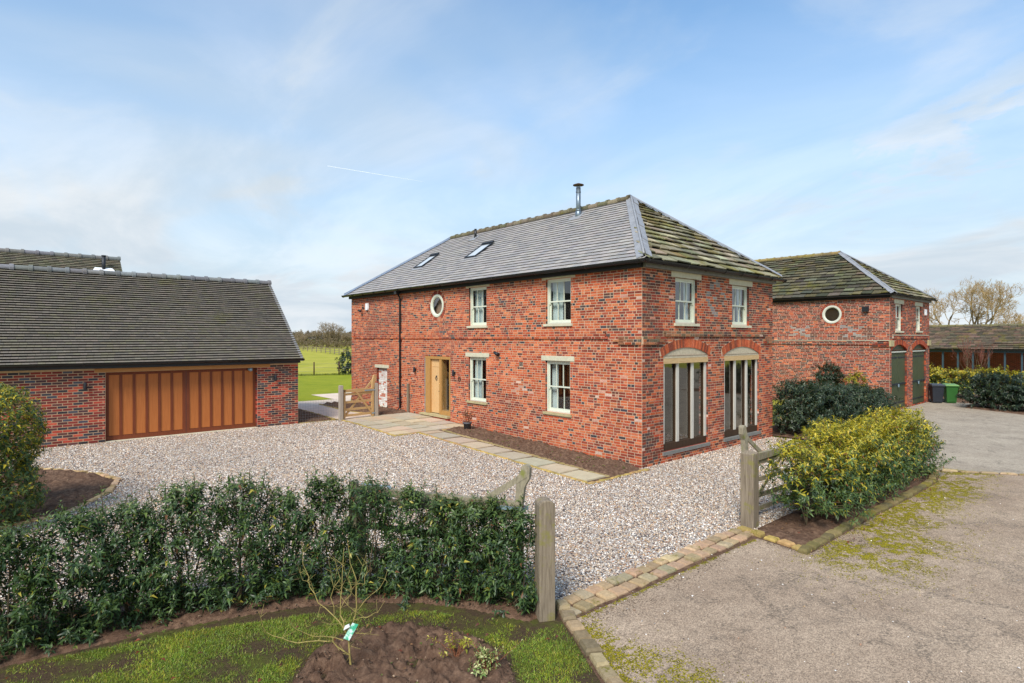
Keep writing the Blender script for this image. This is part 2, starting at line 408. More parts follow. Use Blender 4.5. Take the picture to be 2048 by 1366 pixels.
def lay(a, b, c, d, holes, colour, dfun=None, bond='SSSH', course=BC):
    """bricks of a wall: list of (s0, s1, z0, z1, proud, colour, full)"""
    out = []; n = int((d - c) / course + .01)
    for k in range(n):
        z0 = c + k * course; z1 = z0 + course; zm = (z0 + z1) / 2
        off = random.random() * .5 if bond == 'SSSH' else (k % 2) * BS / 2
        i = random.randrange(4)
        for x, y in free(a, b, [q for q in (h.cut(zm) for h in holes) if q]):
            s = x; first = True
            while s < y - .02:
                if bond == 'SSSH':
                    w = BH if (i % 4 == 3 or random.random() < .18) else BS
                else: w = BS
                if first and bond != 'SSSH' and k % 2: w = BH
                if first and bond == 'SSSH': w = random.choice((BH, BS, BS * .75))
                first = False; i += 1
                e = s + w; full = True
                if e > y - .05: e = y; full = abs((e - s) - w) < .004
                pr = random.uniform(.0015, .0055) + (dfun(s, zm) if dfun else 0)
                out.append((s + BJ / 2, e - BJ / 2, z0 + BJ / 2, z1 - BJ / 2, pr, colour((s + e) / 2, zm, w < .15), full and (w in (BS, BH)), w))
                s = e
    return out
_bm = {}
def unit_brick(w, course, mat):
    key = (round(w, 3), round(course, 3), mat)
    if key not in _bm:
        m = MB(); L = w - BJ; H = course - BJ
        m.hexa([(-L / 2, 0, -H / 2), (L / 2, 0, -H / 2), (L / 2, .03, -H / 2), (-L / 2, .03, -H / 2),
                (-L / 2, 0, H / 2), (L / 2, 0, H / 2), (L / 2, .03, H / 2), (-L / 2, .03, H / 2)])
        # ease the face edges a little
        c = .003
        v = m.v
        for k in (3, 2, 7, 6): v[k] = (v[k][0] * (1 - c / (L / 2)), v[k][1], v[k][2] * (1 - c / (H / 2) * .6))
        _bm[key] = m.mesh('brick', M[mat + '_obj'])
    return _bm[key]
def place_bricks(walls, mat, parent, most=300, name='brick'):
    """walls: [(tf, angle, bricks, course)]; the nearest whole bricks become single objects, all others one joined part"""
    allb = []
    for tf, ang, bricks, course in walls:
        for q in bricks:
            p = Vector(tf((q[0] + q[1]) / 2, q[4], (q[2] + q[3]) / 2))
            allb.append(((p - CAM).length, q, tf, ang, course, p))
    allb.sort(key=lambda t: t[0])
    mb = MB(); n = 0
    for dist, q, tf, ang, course, p in allb:
        if q[6] and n < most:
            n += 1
            o = bpy.data.objects.new(name, unit_brick(q[7], course, mat)); COL.objects.link(o); o.parent = parent
            o.location = tf((q[0] + q[1]) / 2, q[4] - .03, (q[2] + q[3]) / 2); o.rotation_euler = (0, 0, ang); o.color = (*q[5], 1)
            continue
        mb.tf = tf; s0, s1, z0, z1, d = q[:5]; e = .003
        mb.hexa([(s0, d - .03, z0), (s1, d - .03, z0), (s1 - e, d, z0 + e * .6), (s0 + e, d, z0 + e * .6),
                 (s0, d - .03, z1), (s1, d - .03, z1), (s1 - e, d, z1 - e * .6), (s0 + e, d, z1 - e * .6)], q[5], skip=(2,))
    mb.build('brickwork', M[mat + '_attr'], parent, stuff=True)
def voussoirs(tf, cx, cz, r0, r1, a0, a1, n, cols, name, parent, proud=.012, mat='brick_attr'):
    mb = MB(tf)
    for k in range(n):
        t0 = a0 + (a1 - a0) * (k + .10) / n; t1 = a0 + (a1 - a0) * (k + .90) / n; d = proud + random.uniform(-.003, .003)
        p = [(cx + r * math.cos(t), cz + r * math.sin(t)) for r, t in ((r0, t0), (r1, t0), (r1, t1), (r0, t1))]
        mb.hexa([(x, -.1, z) for x, z in p] + [(x, d, z) for x, z in p], jit(random.choice(cols), .12))
    return mb.build(name, M[mat], parent, stuff=True)
def ring_fill(tf, cx, cz, r0, r1, a0, a1, depth, mat, name, parent, n=24, thick=.02):
    mb = MB(tf)
    for k in range(n):
        t0 = a0 + (a1 - a0) * k / n; t1 = a0 + (a1 - a0) * (k + 1) / n
        p = [(cx + r * math.cos(t), cz + r * math.sin(t)) for r, t in ((r0, t0), (r1, t0), (r1, t1), (r0, t1))]
        mb.hexa([(x, depth - thick, z) for x, z in p] + [(x, depth, z) for x, z in p])
    return mb.build(name, mat, parent)
def reveals(mb, h, depth, colour, course=BC):
    z = h.c
    while z < h.d - .001:
        e = min(z + course, h.d)
        for s in (h.a, h.b):
            mb.face([(s, .0, z + .004), (s, -depth, z + .004), (s, -depth, e - .004), (s, .0, e - .004)], colour(s, z, True))
        z = e
    mb.face([(h.a, 0, h.d), (h.b, 0, h.d), (h.b, -depth, h.d), (h.a, -depth, h.d)], colour(h.a, h.d, True))
    mb.face([(h.a, 0, h.c), (h.b, 0, h.c), (h.b, -depth, h.c), (h.a, -depth, h.c)], colour(h.a, h.c, True))

ORANGE = [lin(188, 96, 60), lin(180, 86, 54), lin(198, 114, 76), lin(172, 80, 52), lin(186, 104, 70)]
REDS = [lin(154, 72, 52), lin(144, 66, 50), lin(164, 84, 62), lin(132, 64, 52)]
DARK = [lin(108, 62, 50), lin(96, 64, 56), lin(118, 68, 54), lin(86, 70, 66)]
PALE = [lin(196, 146, 126), lin(202, 168, 152), lin(190, 132, 108)]
BLUE = [lin(68, 66, 72), lin(80, 80, 88), lin(58, 56, 60)]
def front_col(s, z, header):
    p = random.random()
    patch = max(math.exp(-((s - 4.9) / .6) ** 2 - ((z - 1.8) / .35) ** 2), math.exp(-((s - 1.15) / .5) ** 2 - ((z - 1.8) / .35) ** 2), .12 * math.exp(-((s - .25) / .3) ** 2))
    if z < 2.3: patch = max(patch, .06)
    if p < patch * .22: return jit(random.choice(PALE), .1)
    p = random.random(); dk = .24 if header else .045
    dk += .06 * (z > 3.6)
    if p < dk: return jit(random.choice(DARK + BLUE[:1]), .15)
    if p < dk + .30 + .22 * math.sin(s * .9 + 1 + 1.3 * math.sin(z * 1.7)) + (.12 if s > 13 else 0): return jit(random.choice(REDS), .12)
    return jit(random.choice(ORANGE), .12)
def gable_col(s, z, header):
    if z > 4.0:                                    # lozenge of grey headers between the windows
        q = abs(s - 3.72) / .60 + abs(z - 4.62) / .58
        if .80 < q < 1.05 or q < .14: return jit(lin(128, 122, 118), .15)
    p = random.random(); edge = s > 6.8 or s < .7
    dk = .36 if header else .18
    if z > 3.2: dk += .10
    dk += .22 * max(0, math.sin(s * 2.3 + 1.2) * math.sin(z * 1.9 + s)) + (.15 if s < .75 else 0)
    if p < dk: return jit(random.choice(DARK), .15)
    if p < dk + .30: return jit(random.choice(REDS), .14)
    if p > .985: return jit(random.choice(PALE), .1)
    return jit(random.choice(ORANGE), .14)
def barn_col(s, z, header):
    for cs in (1.55, 4.05):
        if 3.42 < z < 4.06 and abs(s - cs) < .5 and abs(abs(s - cs) / .5 - abs(z - 3.74) / .32) < .3 and random.random() < .75: return jit(lin(142, 136, 132), .15)
    p = random.random()
    if p < .40: return jit(random.choice(DARK), .14)
    if p < .78: return jit(random.choice(REDS), .14)
    return jit(random.choice(ORANGE), .16)
def garage_col(s, z, header):
    p = random.random()
    if p < .17: return jit(random.choice(BLUE), .15)
    if p < .46: return jit(random.choice([lin(92, 58, 56), lin(104, 66, 62), lin(84, 60, 60)]), .12)
    if p < .62: return jit(random.choice([lin(178, 74, 58), lin(190, 88, 68)]), .1)
    return jit(random.choice([lin(132, 58, 50), lin(140, 62, 54), lin(122, 54, 50)]), .12)
def soot(c): return tuple(x * .8 for x in c)

# ------------------------------------------------------------------ roofing
_um = {}
def unit_slate(key, hb, ht, th, mat, chip):
    """unit slate: x -.5..0.5, y 0..1 up the slope, real thickness; scaled by its object"""
    k2 = (key, mat)
    if k2 not in _um:
        m = MB(); r = random.Random(hash(k2) % 999)
        for v in range(1):
            a, b = r.uniform(-chip, chip), r.uniform(-chip, chip)
            m.hexa([(-.5, a, hb - th), (.5, b, hb - th), (.5, 1, ht - th), (-.5, 1, ht - th), (-.5, a, hb), (.5, b, hb), (.5, 1, ht), (-.5, 1, ht)])
        _um[k2] = m.mesh(key.split('@')[0], M[mat + '_obj'])
    return _um[k2]
def lay_roof(name, stuffname, parent, E0, e, g, length, sl, sr, gauges, widths, hb, ht, th, mat, colour, chip=0., most=300, holes=(), joint=.005, jz=.004, lap=1.12):
    """courses of slates on a slope. E0 eave start, e along the eave, g up the slope; sl/sr(t) limits at t up the slope"""
    E0, e, g = Vector(E0), Vector(e).normalized(), Vector(g).normalized(); n = e.cross(g).normalized()
    if n.z < 0: n = -n
    todo = []; t = 0; k = 0
    while t < length - .02:
        ga = gauges(k); t1 = min(t + ga * lap, length)
        a, b = sl(t), sr(t); a1, b1 = sl(t1), sr(t1)
        s = min(a, a1) - random.random() * widths[0]
        lo, hi = min(a, a1), max(b, b1)
        while s < hi:
            w = random.choice(widths); s0, s1 = s + joint / 2, s + w - joint / 2
            s += w
            if any(h[0] < (s0 + s1) / 2 < h[1] and h[2] < t + ga / 2 < h[3] for h in holes): continue
            q = [max(s0, a), min(s1, b), max(s0, a1), min(s1, b1)]     # bottom left/right, top left/right
            if q[0] >= q[1] and q[2] >= q[3]: continue
            full = q[0] == s0 and q[1] == s1 and q[2] == s0 and q[3] == s1
            if q[0] > q[1]: q[0] = q[1] = (q[2] if q[0] == a else q[3])
            if q[2] > q[3]: q[2] = q[3] = (q[0] if q[2] == a1 else q[1])
            c = E0 + e * ((s0 + s1) / 2) + g * (t + ga / 2)
            todo.append(((c - CAM).length, full, q, t, t1, w, colour((s0 + s1) / 2, t, k), k))
        t += ga; k += 1
    todo.sort(key=lambda z: z[0]); cnt = 0
    RM = Matrix((e, g, n)).transposed()
    if RM.determinant() < 0: RM = Matrix((-e, g, n)).transposed(); flip = -1
    else: flip = 1
    mb = MB()
    for dist, full, q, t, t1, w, c, k in todo:
        dz = random.uniform(0, jz)
        if full and cnt < most:
            cnt += 1
            me = unit_slate('%s@%d' % (name, random.randrange(4)), hb, ht, th, mat, chip)
            o = bpy.data.objects.new(name, me); COL.objects.link(o); o.parent = parent
            o.matrix_local = Matrix.Translation(E0 + e * ((q[0] + q[1]) / 2) + g * t + n * dz) @ RM.to_4x4() @ Matrix.Diagonal((q[1] - q[0], t1 - t, 1, 1))
            o.color = (*c, 1)
        else:
            P = lambda s, tt, h: E0 + e * s + g * tt + n * (h + dz)
            ja, jb = random.uniform(-chip, chip) * (t1 - t), random.uniform(-chip, chip) * (t1 - t)
            mb.hexa([P(q[0], t + ja, hb - th), P(q[1], t + jb, hb - th), P(q[3], t1, ht - th), P(q[2], t1, ht - th),
                     P(q[0], t + ja, hb), P(q[1], t + jb, hb), P(q[3], t1, ht), P(q[2], t1, ht)], c)
    if mb.f: mb.build(stuffname, M[mat + '_attr'], parent, stuff=True)
def ridge_run(name, parent, p, q, r, step, cols, mat, lip=.03, lumpy=0.):
    p, q = Vector(p), Vector(q); L = (q - p).length; n = max(1, round(L / step)); d = (q - p) / n; st = d.length
    key = ('ridge', name, r, lip)
    if key not in _um:
        m = MB(); prof = [(math.cos(a), math.sin(a)) for a in np.linspace(-.35, math.pi + .35, 9)]
        def ring(x, rr): return [m.P((x, c * rr, s * rr)) for c, s in prof]
        rings = [ring(-st / 2, r), ring(st / 2 - .09, r * .97), ring(st / 2 - .08, r + lip), ring(st / 2 + .02, r + lip), ring(st / 2 + .021, r * .8)]
        for a, b in zip(rings, rings[1:]):
            for j in range(len(prof) - 1): m.f.append([a[j], a[j + 1], b[j + 1], b[j]]); m.c.append(None)
        m.f.append(rings[0]); m.c.append(None); m.f.append(rings[-1]); m.c.append(None)
        _um[key] = m.mesh(name, M[mat + '_obj'])
    for k in range(n):
        o = bpy.data.objects.new(name, _um[key]); COL.objects.link(o); o.parent = parent
        o.location = p + d * (k + .5) + Vector((random.uniform(-lumpy, lumpy), 0, random.uniform(-lumpy, lumpy)))
        o.rotation_euler = (random.uniform(-lumpy, lumpy) * 3, 0, math.atan2(d.y, d.x)); o.color = (*jit(random.choice(cols), .15), 1)
def hip_lead(parent, base, apex, e1, e2, w, mat, name='hip_flashing', roll=.035, lift=.035, lift2=None):
    """lead dressed over a hip: two wings along the slopes and a roll; e1/e2 horizontal directions of the two eaves away from the hip"""
    base, apex = Vector(base), Vector(apex); d = (apex - base).normalized(); mb = MB(); n = 14
    for wi, e in enumerate((e1, e2)):
        lf = lift if wi == 0 or lift2 is None else lift2
        e = Vector(e); wing = (e - d * e.dot(d)).normalized()
        nrm = wing.cross(d); nrm = nrm if nrm.z > 0 else -nrm
        for k in range(n):
            a = base.lerp(apex, k / n); b = base.lerp(apex, (k + 1.02) / n); ww = w * random.uniform(.92, 1.08)
            h = lf + random.uniform(0, .008 if lf == lift else .02)
            mb.hexa([a + nrm * (h - .01), a + wing * ww + nrm * (h - .014), b + wing * ww + nrm * (h - .014), b + nrm * (h - .01),
                     a + nrm * (h + .006), a + wing * ww + nrm * h, b + wing * ww + nrm * h, b + nrm * (h + .006)])
    o = mb.build(name, mat, parent)
    mr = MB(); mr.tube([base.lerp(apex, k / 12) + Vector((0, 0, max(lift, lift2 or 0) * .8 + .025 + random.uniform(-.004, .004))) for k in range(13)], roll, 8)
    mr.build('lead_roll', mat, o, True)
    return o
def gutter(parent, p, q, out, r=.06, mat=None, name='gutter', drop=0):
    p, q, out = Vector(p), Vector(q), Vector(out); mb = MB(); L = (q - p).length; d = (q - p).normalized()
    c = out * r
    def half(a, b, rr):
        A = []; B = []
        for k in range(9):
            t = math.pi + math.pi * k / 8; o_ = out * (math.cos(t) * rr) + Vector((0, 0, math.sin(t) * rr))
            A.append(mb.P(a + c + o_)); B.append(mb.P(b + c + o_))
        for k in range(8): mb.f.append([A[k], A[k + 1], B[k + 1], B[k]]); mb.c.append(None)
        mb.f.append(A); mb.c.append(None); mb.f.append(B); mb.c.append(None)
    half(p, q, r)
    n = int(L / 1.0)
    for k in range(n + 1):
        a = p + d * (L * k / max(n, 1)); w = .045 if k % 2 == 0 else .02
        half(a - d * w / 2, a + d * w / 2, r + .012)
    return mb.build(name, mat or M['black'], parent, True)

# ------------------------------------------------------------------ windows
def sash_window(house, tf, s0, s1, z0, z1, lint=(.2, .15), mats=('sage', 'lintel', 'lintel'), curtain=None, cut=0, deep=.07, bars=2, rail=.56):
    F = -deep
    mb = MB(tf); w = .055
    mb.box(s0, s0 + w, F - .10, F, z0, z1); mb.box(s1 - w, s1, F - .10, F, z0, z1)
    mb.box(s0 + w, s1 - w, F - .10, F - .002, z1 - w, z1); mb.box(s0 + w, s1 - w, F - .10, F + .01, z0, z0 + .04)
    win = mb.build('window', M[mats[0]], house)
    zm = z0 + (z1 - z0) * (1 - rail) + .08
    zm = z0 + .04 + (z1 - z0 - .095) * .5
    a, b = s0 + w, s1 - w
    for nm, lo, hi, d in (('upper_sash', zm - .02, z1 - w, F - .025), ('lower_sash', z0 + .04, zm + .02, F - .065)):
        m = MB(tf); st = .042; bot = .075 if nm == 'lower_sash' else .04; top = .05 if nm == 'upper_sash' else .04
        m.box(a, a + st, d - .035, d, lo, hi); m.box(b - st, b, d - .035, d, lo, hi)
        m.box(a + st, b - st, d - .035, d - .002, lo, lo + bot); m.box(a + st, b - st, d - .035, d - .002, hi - top, hi)
        xs = [a + st + (b - a - 2 * st) * k / (bars + 1) for k in range(bars + 2)]
        for x in xs[1:-1]: m.box(x - .010, x + .010, d - .032, d - .004, lo + bot, hi - top)
        if nm == 'upper_sash':
            m.box(a, a + st, d - .03, d - .004, lo - .06, lo); m.box(b - st, b, d - .03, d - .004, lo - .06, lo)
        sh = m.build(nm, M[mats[0]], win)
        for x, y in zip(xs, xs[1:]):
            g = MB(tf); g.face([(x + .003, d - .02, lo + bot - .005), (y - .003, d - .02, lo + bot - .005), (y - .003, d - .02, hi - top + .005), (x + .003, d - .02, hi - top + .005)])
            g.build('pane', M['glass'], win)
    if curtain is not None:
        for f0, f1 in curtain:
            m = MB(tf); n = 16; A = s0 + (s1 - s0) * f0; B = s0 + (s1 - s0) * f1
            for k in range(n):
                x, y = A + (B - A) * k / n, A + (B - A) * (k + 1) / n; d1, d2 = -.28 + .02 * math.sin(k * 1.9), -.28 + .02 * math.sin((k + 1) * 1.9)
                m.face([(x, d1, z0 + .02), (y, d2, z0 + .02), (y, d2, z1), (x, d1, z1)])
            m.build('curtain', M['curtain'], win)
    m = MB(tf); m.box(s0 - .07, s1 + .07, -.1, .055, z0 - .075, z0 - .004); m.build('sill', M[mats[2]], win)
    if lint: m = MB(tf); m.box(s0 - lint[0] * .85, s1 + lint[0] * .85, -.1, .014, z1 + .004, z1 + lint[1]); m.build('lintel', M[mats[1]], win)
    return win
def round_window(house, tf, s, z, r, mat, blind=None):
    m = MB(tf); n = 32; pr = [(r - .12, -.05), (r - .12, .0), (r - .08, .03), (r - .01, .03), (r, .0), (r, -.08)]
    for k in range(n):
        t0, t1 = 2 * math.pi * k / n, 2 * math.pi * (k + 1) / n
        for (ra, da), (rb, db) in zip(pr, pr[1:]):
            m.face([(s + ra * math.cos(t0), da, z + ra * math.sin(t0)), (s + ra * math.cos(t1), da, z + ra * math.sin(t1)), (s + rb * math.cos(t1), db, z + rb * math.sin(t1)), (s + rb * math.cos(t0), db, z + rb * math.sin(t0))])
    w = m.build('round_window', M[mat], house, True)
    g = MB(tf); g.face([(s + (r - .11) * math.cos(2 * math.pi * k / n), -.03, z + (r - .11) * math.sin(2 * math.pi * k / n)) for k in range(n)]); g.build('pane', M['glass'], w)
    if blind:
        for k in range(14):
            zz = z - r + .16 + k * .047; q = (r - .12) ** 2 - (zz - z) ** 2
            if q > 0:
                h = math.sqrt(q); b = MB(tf); b.hexa([(s - h, -.09, zz), (s + h, -.09, zz), (s + h, -.06, zz - .016), (s - h, -.06, zz - .016), (s - h, -.09, zz + .006), (s + h, -.09, zz + .006), (s + h, -.06, zz - .010), (s - h, -.06, zz - .010)])
                b.build('blind_slat', M[blind], w)
    else:
        b = MB(tf); b.face([(s - 1.2 * r, -.25, z - r), (s + 1.2 * r, -.25, z - r), (s + 1.2 * r, -.25, z + r), (s - 1.2 * r, -.25, z + r)]); b.build('blind', M['tanblind'], w)
    return w
def wall_lamp(tf, s, z, label, kind='down'):
    t = thing('wall_light', label, 'wall light', tf(s, 0, z), 0, 'black wall lights')
    m = MB(tf); m.box(s - .04, s + .04, .008, .03, z - .05, z + .05); m.box(s - .015, s + .015, .03, .06, z - .015, z + .015); m.build('bracket', M['iron'], t)
    m = MB(tf); m.tube([(s, .09, z - .11), (s, .09, z - .09), (s, .09, z + .09), (s, .09, z + .11)], [.034, .042, .042, .034], 10); m.build('lamp_body', M['iron'], t, True)
    return t
def alarm_box(tf, s, z, label):
    t = thing('alarm_box', label, 'alarm box', tf(s, 0, z), 0, 'white alarm boxes')
    m = MB(tf); pr = [(-.09, -.15), (.09, -.15), (.11, -.09), (.11, .15), (.09, .17), (-.09, .17), (-.11, .15), (-.11, -.09)]
    n = len(pr); A = [m.P((s + x, .006, z + y)) for x, y in pr]; B = [m.P((s + x * .9, .075, z + y * .94)) for x, y in pr]
    m.f.append(B); m.c.append(None)
    for k in range(n): m.f.append([A[k], A[(k + 1) % n], B[(k + 1) % n], B[k]]); m.c.append(None)
    m.build('housing', M['white'], t)
    m = MB(tf); m.box(s - .06, s + .06, .01, .07, z - .17, z - .145); m.build('sounder_grille', M['iron'], t)

# ------------------------------------------------------------------ the brick barn house
TF_F = lambda s, d, z: (-d, s, z)                 # long front, faces -X
TF_G = lambda s, d, z: (s, -d, z)                 # gable end, faces -Y
HX, HY, HZ = 7.48, 16.67, 5.34
house = thing('brick_barn_house', 'two-storey orange-red brick barn house with slate front roof, nearest of the brick barns', 'house', (HX / 2, HY / 2, 0))
win_f = [Rect(2.52, 3.56, 3.84, 5.20), Rect(6.46, 7.46, 3.84, 5.20), Rect(2.55, 3.58, 1.16, 2.72), Rect(6.48, 7.48, 1.18, 2.74)]
door_r = Rect(8.59, 10.31, .48, 2.72); blank_r = Rect(13.29, 14.22, .30, 2.10)
ring_r = Disc(9.46, 4.64, .58); ring_in = Disc(9.46, 4.64, .42)
lint_f = [Rect(h.a - .17, h.b + .17, h.d, h.d + .145) for h in win_f] + [Rect(h.a - .07, h.b + .07, h.c - .075, h.c) for h in win_f] + [Rect(13.14, 14.37, 2.10, 2.22)]
vent_r = Rect(4.6, 4.78, 2.50, 2.66)
arches = [Arch(.97, 3.26, .30, 2.92, 3.14), Arch(4.21, 6.48, .28, 2.90, 3.13)]
arch_out = [Arch(a.a, a.b, a.c, a.sp, a.cr, .25) for a in arches]
win_g = [Rect(1.54, 2.66, 3.82, 5.10), Rect(4.70, 5.80, 3.81, 5.08)]
lint_g = [Rect(h.a - .2, h.b + .24, h.d, h.d + .2) for h in win_g] + [Rect(h.a - .07, h.b + .07, h.c - .075, h.c) for h in win_g] + [Rect(a.a - .05, a.b + .08, .2, a.c) for a in arches]
mb = MB(TF_F); backing(mb, 0, HY, -.2, HZ + .1, win_f + [door_r, blank_r, ring_in])
mb.tf = TF_G; backing(mb, 0, HX, -.2, HZ + .1, win_g + arches)
mb.tf = None
mb.face([(HX, 0, -.2), (HX, HY, -.2), (HX, HY, HZ + .1), (HX, 0, HZ + .1)]); mb.face([(0, HY, -.2), (HX, HY, -.2), (HX, HY, HZ + .1), (0, HY, HZ + .1)])
wall = mb.build('wall', M['mortar'], house)
def reveal(tf, h, depth, colour, parent, mat='brick_attr'):
    mb = MB(tf); reveals(mb, h, depth, colour); mb.build('reveal', M[mat], parent)
for h in win_f + [door_r]: reveal(TF_F, h, .22, front_col, house)
reveal(TF_F, blank_r, .12, front_col, house)
for h in win_g: reveal(TF_G, h, .22, gable_col, house)
for a in arches:
    mb = MB(TF_G); reveals(mb, Rect(a.a, a.b, a.c, a.sp), .3, gable_col)
    for k in range(16):
        t = [math.atan2(a.sp - a.z, (a.a - a.b) / 2) + (math.atan2(a.sp - a.z, (a.b - a.a) / 2) - math.atan2(a.sp - a.z, (a.a - a.b) / 2)) * (k + j) / 16 for j in (0, 1)]
        P = [(a.x + a.R * math.cos(q), a.z + a.R * math.sin(q)) for q in t]
        mb.face([(P[0][0], 0, P[0][1]), (P[1][0], 0, P[1][1]), (P[1][0], -.3, P[1][1]), (P[0][0], -.3, P[0][1])], random.choice(ORANGE))
    mb.build('reveal', M['brick_attr'], house)
def belt_f(s, z): return .035 if (3.37 < z < 3.61 and 1.0 < s < 16.3) else (.05 if 3.22 < z < 3.44 and s < .75 else 0)
def belt_g(s, z):
    if 3.44 < z < 3.61 and .8 < s < 6.7: return .045
    if 3.22 < z < 3.46 and (s < .78 or s > 6.72): return .06
    if s < .78 or s > 6.72: return .002
    return 0
def mossy(c): return tuple(a * .6 + b * .4 for a, b in zip(c, lin(130, 124, 92)))
bf = lay(0, HY, -.075, HZ, win_f + lint_f + [door_r, blank_r, ring_r, vent_r], front_col, belt_f)
bg_ = lay(0, HX, -.075, HZ, win_g + lint_g + arch_out, gable_col, belt_g)
bg_ = [q[:5] + ((mossy(q[5]) if (3.2 < q[2] < 3.6 and q[4] > .03 and random.random() < .75) else q[5]),) + q[6:] for q in bg_]
bf = [q[:5] + ((mossy(q[5]) if (3.2 < q[2] < 3.45 and q[4] > .045 and random.random() < .6) else q[5]),) + q[6:] for q in bf]
place_bricks([(TF_F, math.pi / 2, bf, BC), (TF_G, math.pi, bg_, BC)], 'brick', wall)
mb = MB(TF_F); mb.box(1.22, 16.2, -.02, .033, 3.385, 3.592); mb.box(0.02, .58, -.02, .046, 3.235, 3.44)
mb.tf = TF_G; mb.box(1.02, 6.6, -.02, .043, 3.455, 3.592); mb.box(0.02, .6, -.02, .055, 3.24, 3.44); mb.box(6.95, HX - .02, -.02, .055, 3.24, 3.44)
mb.build('belt_course', M['mortar'], house)
for a in arches:
    t0 = math.atan2(a.sp - a.z, (a.b - a.a) / 2); t1 = math.pi - t0
    voussoirs(TF_G, a.x, a.z, a.R, a.R + .245, t0 - .03, t1 + .03, 34, [lin(186, 96, 62), lin(176, 86, 56), lin(192, 106, 72), lin(160, 82, 58), lin(134, 74, 56)], 'arch_bricks', house)
voussoirs(TF_F, 9.46, 4.64, .45, .575, 0, 2 * math.pi, 40, REDS + DARK[:1] + PALE[2:], 'brick_ring', house)
# white bricked-up doorway
wb = MB(TF_F); wb.face([(13.29, -.115, .30), (14.22, -.115, .30), (14.22, -.115, 2.1), (13.29, -.115, 2.1)]); bl = wb.build('blocked_doorway', M['mortar2'], house)
wb = MB(TF_F)
for q in lay(13.29, 14.22, .30, 2.10, [], lambda s, z, h: jit(random.choice([lin(222, 218, 212), lin(230, 228, 224), lin(214, 206, 198), lin(190, 120, 100)]), .06)):
    wb.box(q[0], q[1], -.13, -.115 + q[4], q[2], q[3], q[5])
wb.build('whitewashed_brickwork', M['brick_attr'], bl, stuff=True)
wb = MB(TF_F); wb.box(13.14, 14.37, -.1, .012, 2.104, 2.22); wb.build('lintel', M['lintel'], bl)
for h, cu in zip(win_f, ([(.55, 1.0)], [(.5, 1.0)], [(.72, 1.0)], [(.6, 1.0)])): sash_window(house, TF_F, h.a, h.b, h.c, h.d, curtain=cu, mats=('sage', 'lintel', 'sill' if h.c < 2 else 'lintel'))
for h in win_g: sash_window(house, TF_G, h.a, h.b, h.c, h.d, (.24, .19), curtain=[(0, .3), (.75, 1)])
round_window(house, TF_F, 9.46, 4.64, .44, 'sage')
# big glazed arches: bottom rail, deep posts, transom, boarded head, three tall panes each
for a in arches:
    m = MB(TF_G); m.box(a.a, a.b, -.26, -.06, .30, .50); w = m.build('arched_window', M['darktimber'], house)
    n = 3; wd_ = a.b - a.a; pw = .13
    xs = [a.a + pw * .5, a.a + wd_ / 3, a.a + 2 * wd_ / 3, a.b - pw * .5]
    for k, x in enumerate(xs):
        m = MB(TF_G); hw = pw / 2 if k in (1, 2) else pw * .45; m.box(x - hw, x + hw, -.075, -.05, .50, 2.70); p = m.build('post', M['mullion'], w)
        m = MB(TF_G); m.box(x - hw + .004, x + hw - .004, -.17, -.075, .50, 2.70); m.build('post_side', M['darktimber'], p)
    for x, y in zip(xs, xs[1:]):
        m = MB(TF_G); m.face([(x + .05, -.125, .5), (y - .05, -.125, .5), (y - .05, -.125, 2.7), (x + .05, -.125, 2.7)]); m.build('pane', M['glass'], w)
    m = MB(TF_G); m.box(a.a + .002, a.b - .002, -.2, .004, 2.70, 2.84); m.build('transom', M['transom'], w)
    t0 = math.atan2(2.84 - a.z, math.sqrt(a.R ** 2 - (2.84 - a.z) ** 2)); m = MB(TF_G)
    hw = (a.b - a.a) / 2
    pts = [(a.x + hw, 2.845)] + [(a.x + a.R * math.cos(t), a.z + a.R * math.sin(t)) for t in np.linspace(math.atan2(a.sp - a.z, hw), math.pi - math.atan2(a.sp - a.z, hw), 20)] + [(a.x - hw, 2.845)]
    m.prism(pts, -.14, -.012); m.build('head_panel', M['panelboard'], w)
    m = MB(TF_G); m.box(a.a - .05, a.b + .07, -.2, .04, .205, .298); m.build('sill', M['fascia2'], w)
# front door: stone step, oak frame, boarded leaf, side light
m = MB(TF_F); d = -.025
m.box(9.97, 10.29, -.26, d + .02, .50, 2.60); m.box(8.61, 8.68, -.26, d + .02, .50, 2.60); m.box(8.60, 10.30, -.26, d + .025, 2.60, 2.715); m.box(9.20, 9.34, -.26, d + .015, .50, 2.60); m.box(8.68, 9.20, -.26, d + .01, .50, .66)
door = m.build('door_frame', M['oak'], house)
m = MB(TF_F); dd = -.10
for k in range(4): x = 9.37 + k * .132; m.box(x, x + .126, dd - .04, dd, .52, 2.30)
m.box(9.34, 9.37, dd - .04, dd + .012, .52, 2.58); m.box(9.898, 9.97, dd - .04, dd + .012, .52, 2.58); m.box(9.37, 9.898, dd - .04, dd + .010, 2.30, 2.58)
m.build('door_leaf', M['oakpale'], door)
m = MB(TF_F); m.tube([(9.63 + .05 * math.cos(t), dd + .03, 1.86 + .07 * math.sin(t)) for t in np.linspace(0, 2 * math.pi, 13)], .011, 6); m.box(9.61, 9.65, dd, dd + .03, 1.90, 1.96); m.build('knocker', M['iron'], door)
m = MB(TF_F); m.box(9.31, 9.335, dd + .012, dd + .06, 1.36, 1.385); m.box(9.30, 9.42, dd + .05, dd + .068, 1.36, 1.385); m.build('handle', M['iron'], door)
m = MB(TF_F); m.face([(8.68, -.05, .66), (9.20, -.05, .66), (9.20, -.05, 2.6), (8.68, -.05, 2.6)]); m.build('pane', M['glass'], door)
m = MB(TF_F); m.box(10.291, 10.305, -.2, d + .05, .50, 2.62); m.build('flashing_strip', M['galv'], door)
m = MB(TF_F)
